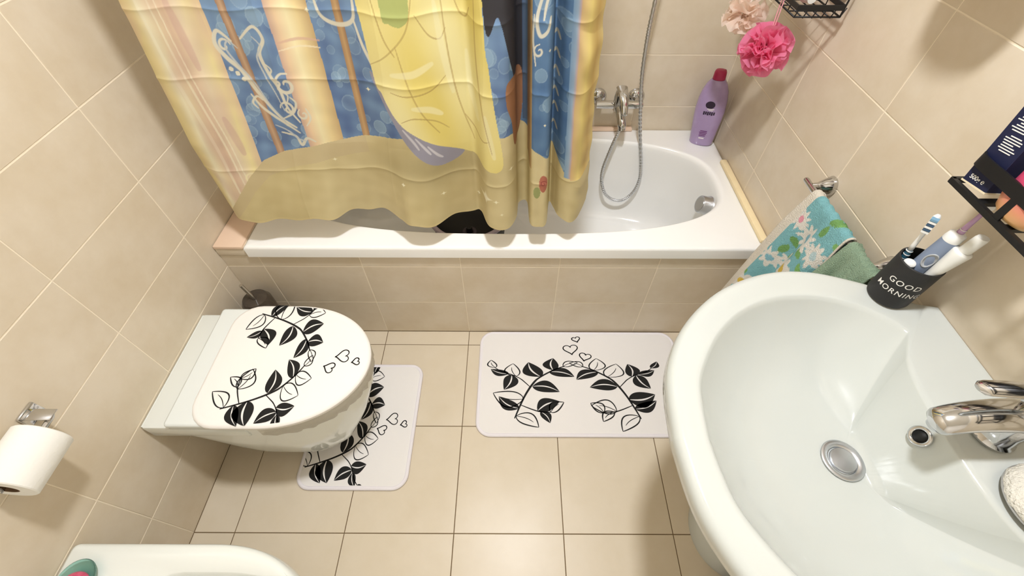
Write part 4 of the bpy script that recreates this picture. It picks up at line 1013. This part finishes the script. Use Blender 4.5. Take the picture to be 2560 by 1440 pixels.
    band(-.407, -.386, [(0, lin(176, 136, 88)), (.5, lin(206, 164, 104)), (1, lin(160, 120, 80))])
    # white scrollwork strokes
    wht = lin(226, 222, 200)
    stroke([(-.665, 1.105), (-.69, 1.125), (-.705, 1.10), (-.69, 1.07), (-.665, 1.04), (-.645, .99), (-.61, .93), (-.575, .90)], .011, wht)
    stroke([(-.64, 1.11), (-.60, 1.135), (-.585, 1.11), (-.605, 1.08), (-.60, 1.04), (-.585, 1.0), (-.58, .955), (-.56, .915)], .009, wht)
    stroke([(-.665, .985), (-.65, .955), (-.625, .93), (-.60, .91), (-.57, .885)], .008, wht)
    spiral(-.565, 1.01, .028, 1.25, 1.2, .008, wht); spiral(-.58, .95, .02, 1.1, 3.0, .007, wht, -1); spiral(-.685, 1.095, .016, 1.0, .2, .006, wht)
    stroke([(-.62, .885), (-.585, .875), (-.575, .85), (-.555, .87), (-.535, .86)], .008, wht)
    wh2 = lin(196, 204, 206)
    stroke([(-.655, 1.09), (-.672, 1.105), (-.684, 1.09), (-.672, 1.06), (-.648, 1.02), (-.625, .96), (-.595, .91)], .005, wh2); stroke([(-.61, 1.115), (-.597, 1.095), (-.615, 1.07), (-.61, 1.03), (-.598, .985), (-.59, .945)], .0045, wh2)
    stroke([(-.605, 1.06), (-.59, 1.045), (-.598, 1.03), (-.58, 1.015), (-.588, 1.0), (-.57, .985), (-.578, .965)], .0055, wht); stroke([(-.64, .97), (-.652, .98), (-.668, .965), (-.66, .95)], .0055, wht); stroke([(-.60, .925), (-.57, .94), (-.555, .965), (-.565, .98)], .006, wht)
    stroke([(-.63, .905), (-.60, .89), (-.58, .868), (-.56, .862)], .005, wh2); spiral(-.545, .935, .015, 1.0, 2.0, .006, wht); stroke([(-.545, .905), (-.53, .925), (-.535, .95)], .005, wht)
    for cx, cz in ((-.69, 1.045), (-.678, 1.035), (-.667, 1.022)): C[np.hypot(x-cx, z-cz) < .0055] = wht
    stroke([(-.45, 1.20), (-.44, 1.15), (-.40, 1.135), (-.36, 1.15), (-.352, 1.20)], .009, wht); stroke([(-.36, 1.15), (-.35, 1.10), (-.335, 1.06), (-.32, 1.0)], .008, wht); spiral(-.43, 1.215, .03, 1.0, 4.2, .008, wht)
    # yellow drape
    def inside(poly):
        Q = np.array(smooth_path(poly, 10, closed=True)); ins = np.zeros(n, bool); j = len(Q)-1
        for i in range(len(Q)):
            c1 = (Q[i, 1] > z) != (Q[j, 1] > z); xi = (Q[j, 0]-Q[i, 0])*(z-Q[i, 1])/(Q[j, 1]-Q[i, 1]+1e-12)+Q[i, 0]; ins ^= c1 & (x < xi); j = i
        return ins
    # gold floor first
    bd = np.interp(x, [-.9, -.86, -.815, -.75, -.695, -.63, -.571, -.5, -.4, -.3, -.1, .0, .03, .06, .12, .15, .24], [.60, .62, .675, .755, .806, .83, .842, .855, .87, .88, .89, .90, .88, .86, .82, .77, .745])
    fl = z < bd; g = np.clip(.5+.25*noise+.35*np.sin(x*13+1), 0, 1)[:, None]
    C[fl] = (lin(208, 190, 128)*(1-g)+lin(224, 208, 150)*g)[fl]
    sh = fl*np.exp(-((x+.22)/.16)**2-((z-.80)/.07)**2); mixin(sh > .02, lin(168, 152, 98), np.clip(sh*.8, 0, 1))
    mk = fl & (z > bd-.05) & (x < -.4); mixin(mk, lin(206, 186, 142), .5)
    mixin(inside([(-.345, 1.04), (-.31, .93), (-.27, .845), (-.215, .80), (-.165, .80), (-.13, .83), (-.18, .87), (-.26, .93), (-.32, 1.02)]), lin(150, 148, 166))
    for a in (0, .03, .06): stroke([(-.285+a, .905-a*.8), (-.262+a, .872-a*.7), (-.25+a, .85-a*.5)], .007, lin(206, 204, 212))
    drape = inside([(-.352, 1.80), (-.340, 1.10), (-.322, .99), (-.285, .915), (-.21, .862), (-.14, .832), (-.085, .806), (-.045, .796), (-.022, .815), (-.024, .87), (-.036, .95), (-.048, 1.06), (-.056, 1.18), (-.05, 1.80)])
    q = np.clip(.45+.55*np.sin(x*30+z*10+1.2)*np.cos(z*5-x*7), 0, 1)[:, None]
    C[drape] = (lin(234, 214, 98)*(1-q)+lin(246, 236, 164)*q)[drape]
    gl = lin(176, 140, 50)
    stroke([(-.27, 1.10), (-.255, 1.02), (-.23, .95), (-.19, .89)], .004, gl, .55); stroke([(-.155, 1.22), (-.15, 1.10), (-.135, .98), (-.10, .86)], .004, gl, .55)
    for pts in ([(-.30, 1.0), (-.26, .99), (-.20, 1.0), (-.16, 1.03)], [(-.285, .925), (-.25, .935), (-.20, .925), (-.165, .90)], [(-.215, 1.16), (-.19, 1.12), (-.165, 1.11), (-.15, 1.13)], [(-.12, .93), (-.10, .90), (-.075, .88), (-.055, .885)], [(-.31, 1.2), (-.295, 1.12), (-.275, 1.08)], [(-.13, 1.2), (-.115, 1.16), (-.10, 1.15), (-.09, 1.17)]): stroke(pts, .0035, gl, .6)
    for pts in ([(-.29, 1.04), (-.24, 1.04), (-.19, 1.06)], [(-.25, .96), (-.21, .955), (-.18, .94)], [(-.17, 1.18), (-.16, 1.08), (-.145, .99)], [(-.105, 1.08), (-.10, 1.0), (-.085, .93)], [(-.065, .95), (-.055, .89), (-.045, .84)]): stroke(pts, .016, lin(250, 244, 190), .55)
    stroke([(-.34, 1.06), (-.29, 1.085), (-.24, 1.13), (-.215, 1.2)], .004, gl, .5); stroke([(-.075, 1.22), (-.08, 1.08), (-.07, .95), (-.05, .85)], .004, gl, .5)
    mixin(inside([(-.285, 1.36), (-.29, 1.17), (-.275, 1.145), (-.245, 1.14), (-.225, 1.18), (-.23, 1.36)]), lin(168, 186, 96), .85)
    # dark cloth and tan panel right of the drape
    mixin((z > .98) & inside([(-.056, 1.80), (-.055, 1.175), (-.02, 1.165), (.006, 1.06), (.018, .995), (.034, 1.0), (.036, 1.80)]), lin(38, 36, 46))
    mixin(inside([(-.004, 1.03), (.03, 1.02), (.033, .93), (.022, .86), (.010, .86), (.004, .93), (-.008, .98)]), lin(168, 112, 66))
    # folds on the right: grey-blue pane, tan post, deep blue with scrolls, gold border
    band(.034, .047, [(0, lin(60, 88, 122)), (1, lin(88, 116, 146))], .885); band(.047, .056, [(0, lin(176, 138, 84)), (1, lin(204, 168, 100))], .80)
    stroke([(.098, 1.24), (.078, 1.20), (.066, 1.16), (.075, 1.13), (.092, 1.14), (.098, 1.165)], .008, wht); stroke([(.10, 1.22), (.088, 1.19), (.082, 1.16)], .006, wht); spiral(.072, 1.10, .014, 1.1, 1.5, .005, wht); stroke([(.06, 1.17), (.058, 1.12), (.064, 1.07)], .004, wht)
    for cz in (1.10, 1.06, 1.02, .97, .93, .88): stroke([(.116, cz), (.122, cz+.008), (.128, cz-.004)], .006, lin(196, 190, 164))
    band(.150, .168, [(0, lin(120, 162, 200)), (.6, lin(150, 178, 204)), (1, lin(206, 168, 158))], .755); band(.168, .26, [(0, lin(214, 178, 120)), (.25, lin(232, 208, 110)), (.5, lin(214, 178, 84)), (.7, lin(236, 212, 128)), (1, lin(206, 168, 80))], .748)
    mixin(np.hypot((x-.090)/.012, (z-.755)/.028) < 1, lin(186, 66, 48), .85); mixin(np.hypot((x-.072)/.010, (z-.725)/.02) < 1, lin(142, 160, 78), .8); spiral(.090, .757, .009, 1.3, 0, .003, lin(150, 40, 36))
    for cx, cz, R in ((-.075, .705, .03), (-.045, .70, .012), (-.10, .675, .012), (-.2, .70, .011), (.0, .80, .010), (-.03, .655, .008), (-.31, .74, .012), (-.47, 1.16, .010), (-.36, 1.0, .010), (.09, .93, .008), (.098, 1.1, .006), (-.50, .80, .01)):
        dx, dz = np.abs(x-cx), np.abs(z-cz); st = np.clip(1-(np.sqrt(dx/R)+np.sqrt(dz/R)), 0, 1); mk = st > .02; mixin(mk, lin(250, 244, 210), np.clip(st*4, 0, 1))
    hemline = (z < .607); C[hemline] = C[hemline]*.6+lin(226, 206, 140)*.4
    # --- mesh
    me = bpy.data.meshes.new('curtain_cloth'); i = np.arange(NX-1)[:, None]*NZ+np.arange(NZ-1)[None]; q = np.stack([i, i+1, i+NZ+1, i+NZ], 2).reshape(-1, 4)
    og = np.array([-.32, 1.0, .60])
    me.vertices.add(len(V)); me.vertices.foreach_set('co', (V-og).astype(np.float32).ravel()); nf = len(q)
    me.loops.add(nf*4); me.loops.foreach_set('vertex_index', q.astype(np.int32).ravel()); me.polygons.add(nf)
    me.polygons.foreach_set('loop_start', np.arange(0, nf*4, 4, dtype=np.int32)); me.polygons.foreach_set('loop_total', np.full(nf, 4, np.int32)); me.polygons.foreach_set('use_smooth', np.ones(nf, bool)); me.update(calc_edges=True)
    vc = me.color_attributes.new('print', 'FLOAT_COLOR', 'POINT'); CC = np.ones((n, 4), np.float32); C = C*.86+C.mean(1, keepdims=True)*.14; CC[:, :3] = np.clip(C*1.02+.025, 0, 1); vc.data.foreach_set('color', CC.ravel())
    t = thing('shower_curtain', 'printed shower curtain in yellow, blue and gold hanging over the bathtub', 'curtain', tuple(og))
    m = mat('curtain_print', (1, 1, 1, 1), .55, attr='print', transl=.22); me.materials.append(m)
    o = bpy.data.objects.new('cloth', me); link(o, t)
    rail = thing('curtain_rail', 'white curtain rail above the bathtub edge', 'rail', (0, 1.0, 2.03))
    obj('rod', tube([(XL, 1.0, 2.03), (XR, 1.0, 2.03)], .0125, 20), 'ring_white', rail)
    for k in range(12):
        xx = -.67+k*.073; a = np.linspace(0, 2*math.pi, 24, endpoint=False)
        obj('curtain_ring', tube([(xx, 1.0+.026*math.cos(w), 2.012+.036*math.sin(w)) for w in a], .0022, 8, closed=True), 'ring_white', t)
curtain()
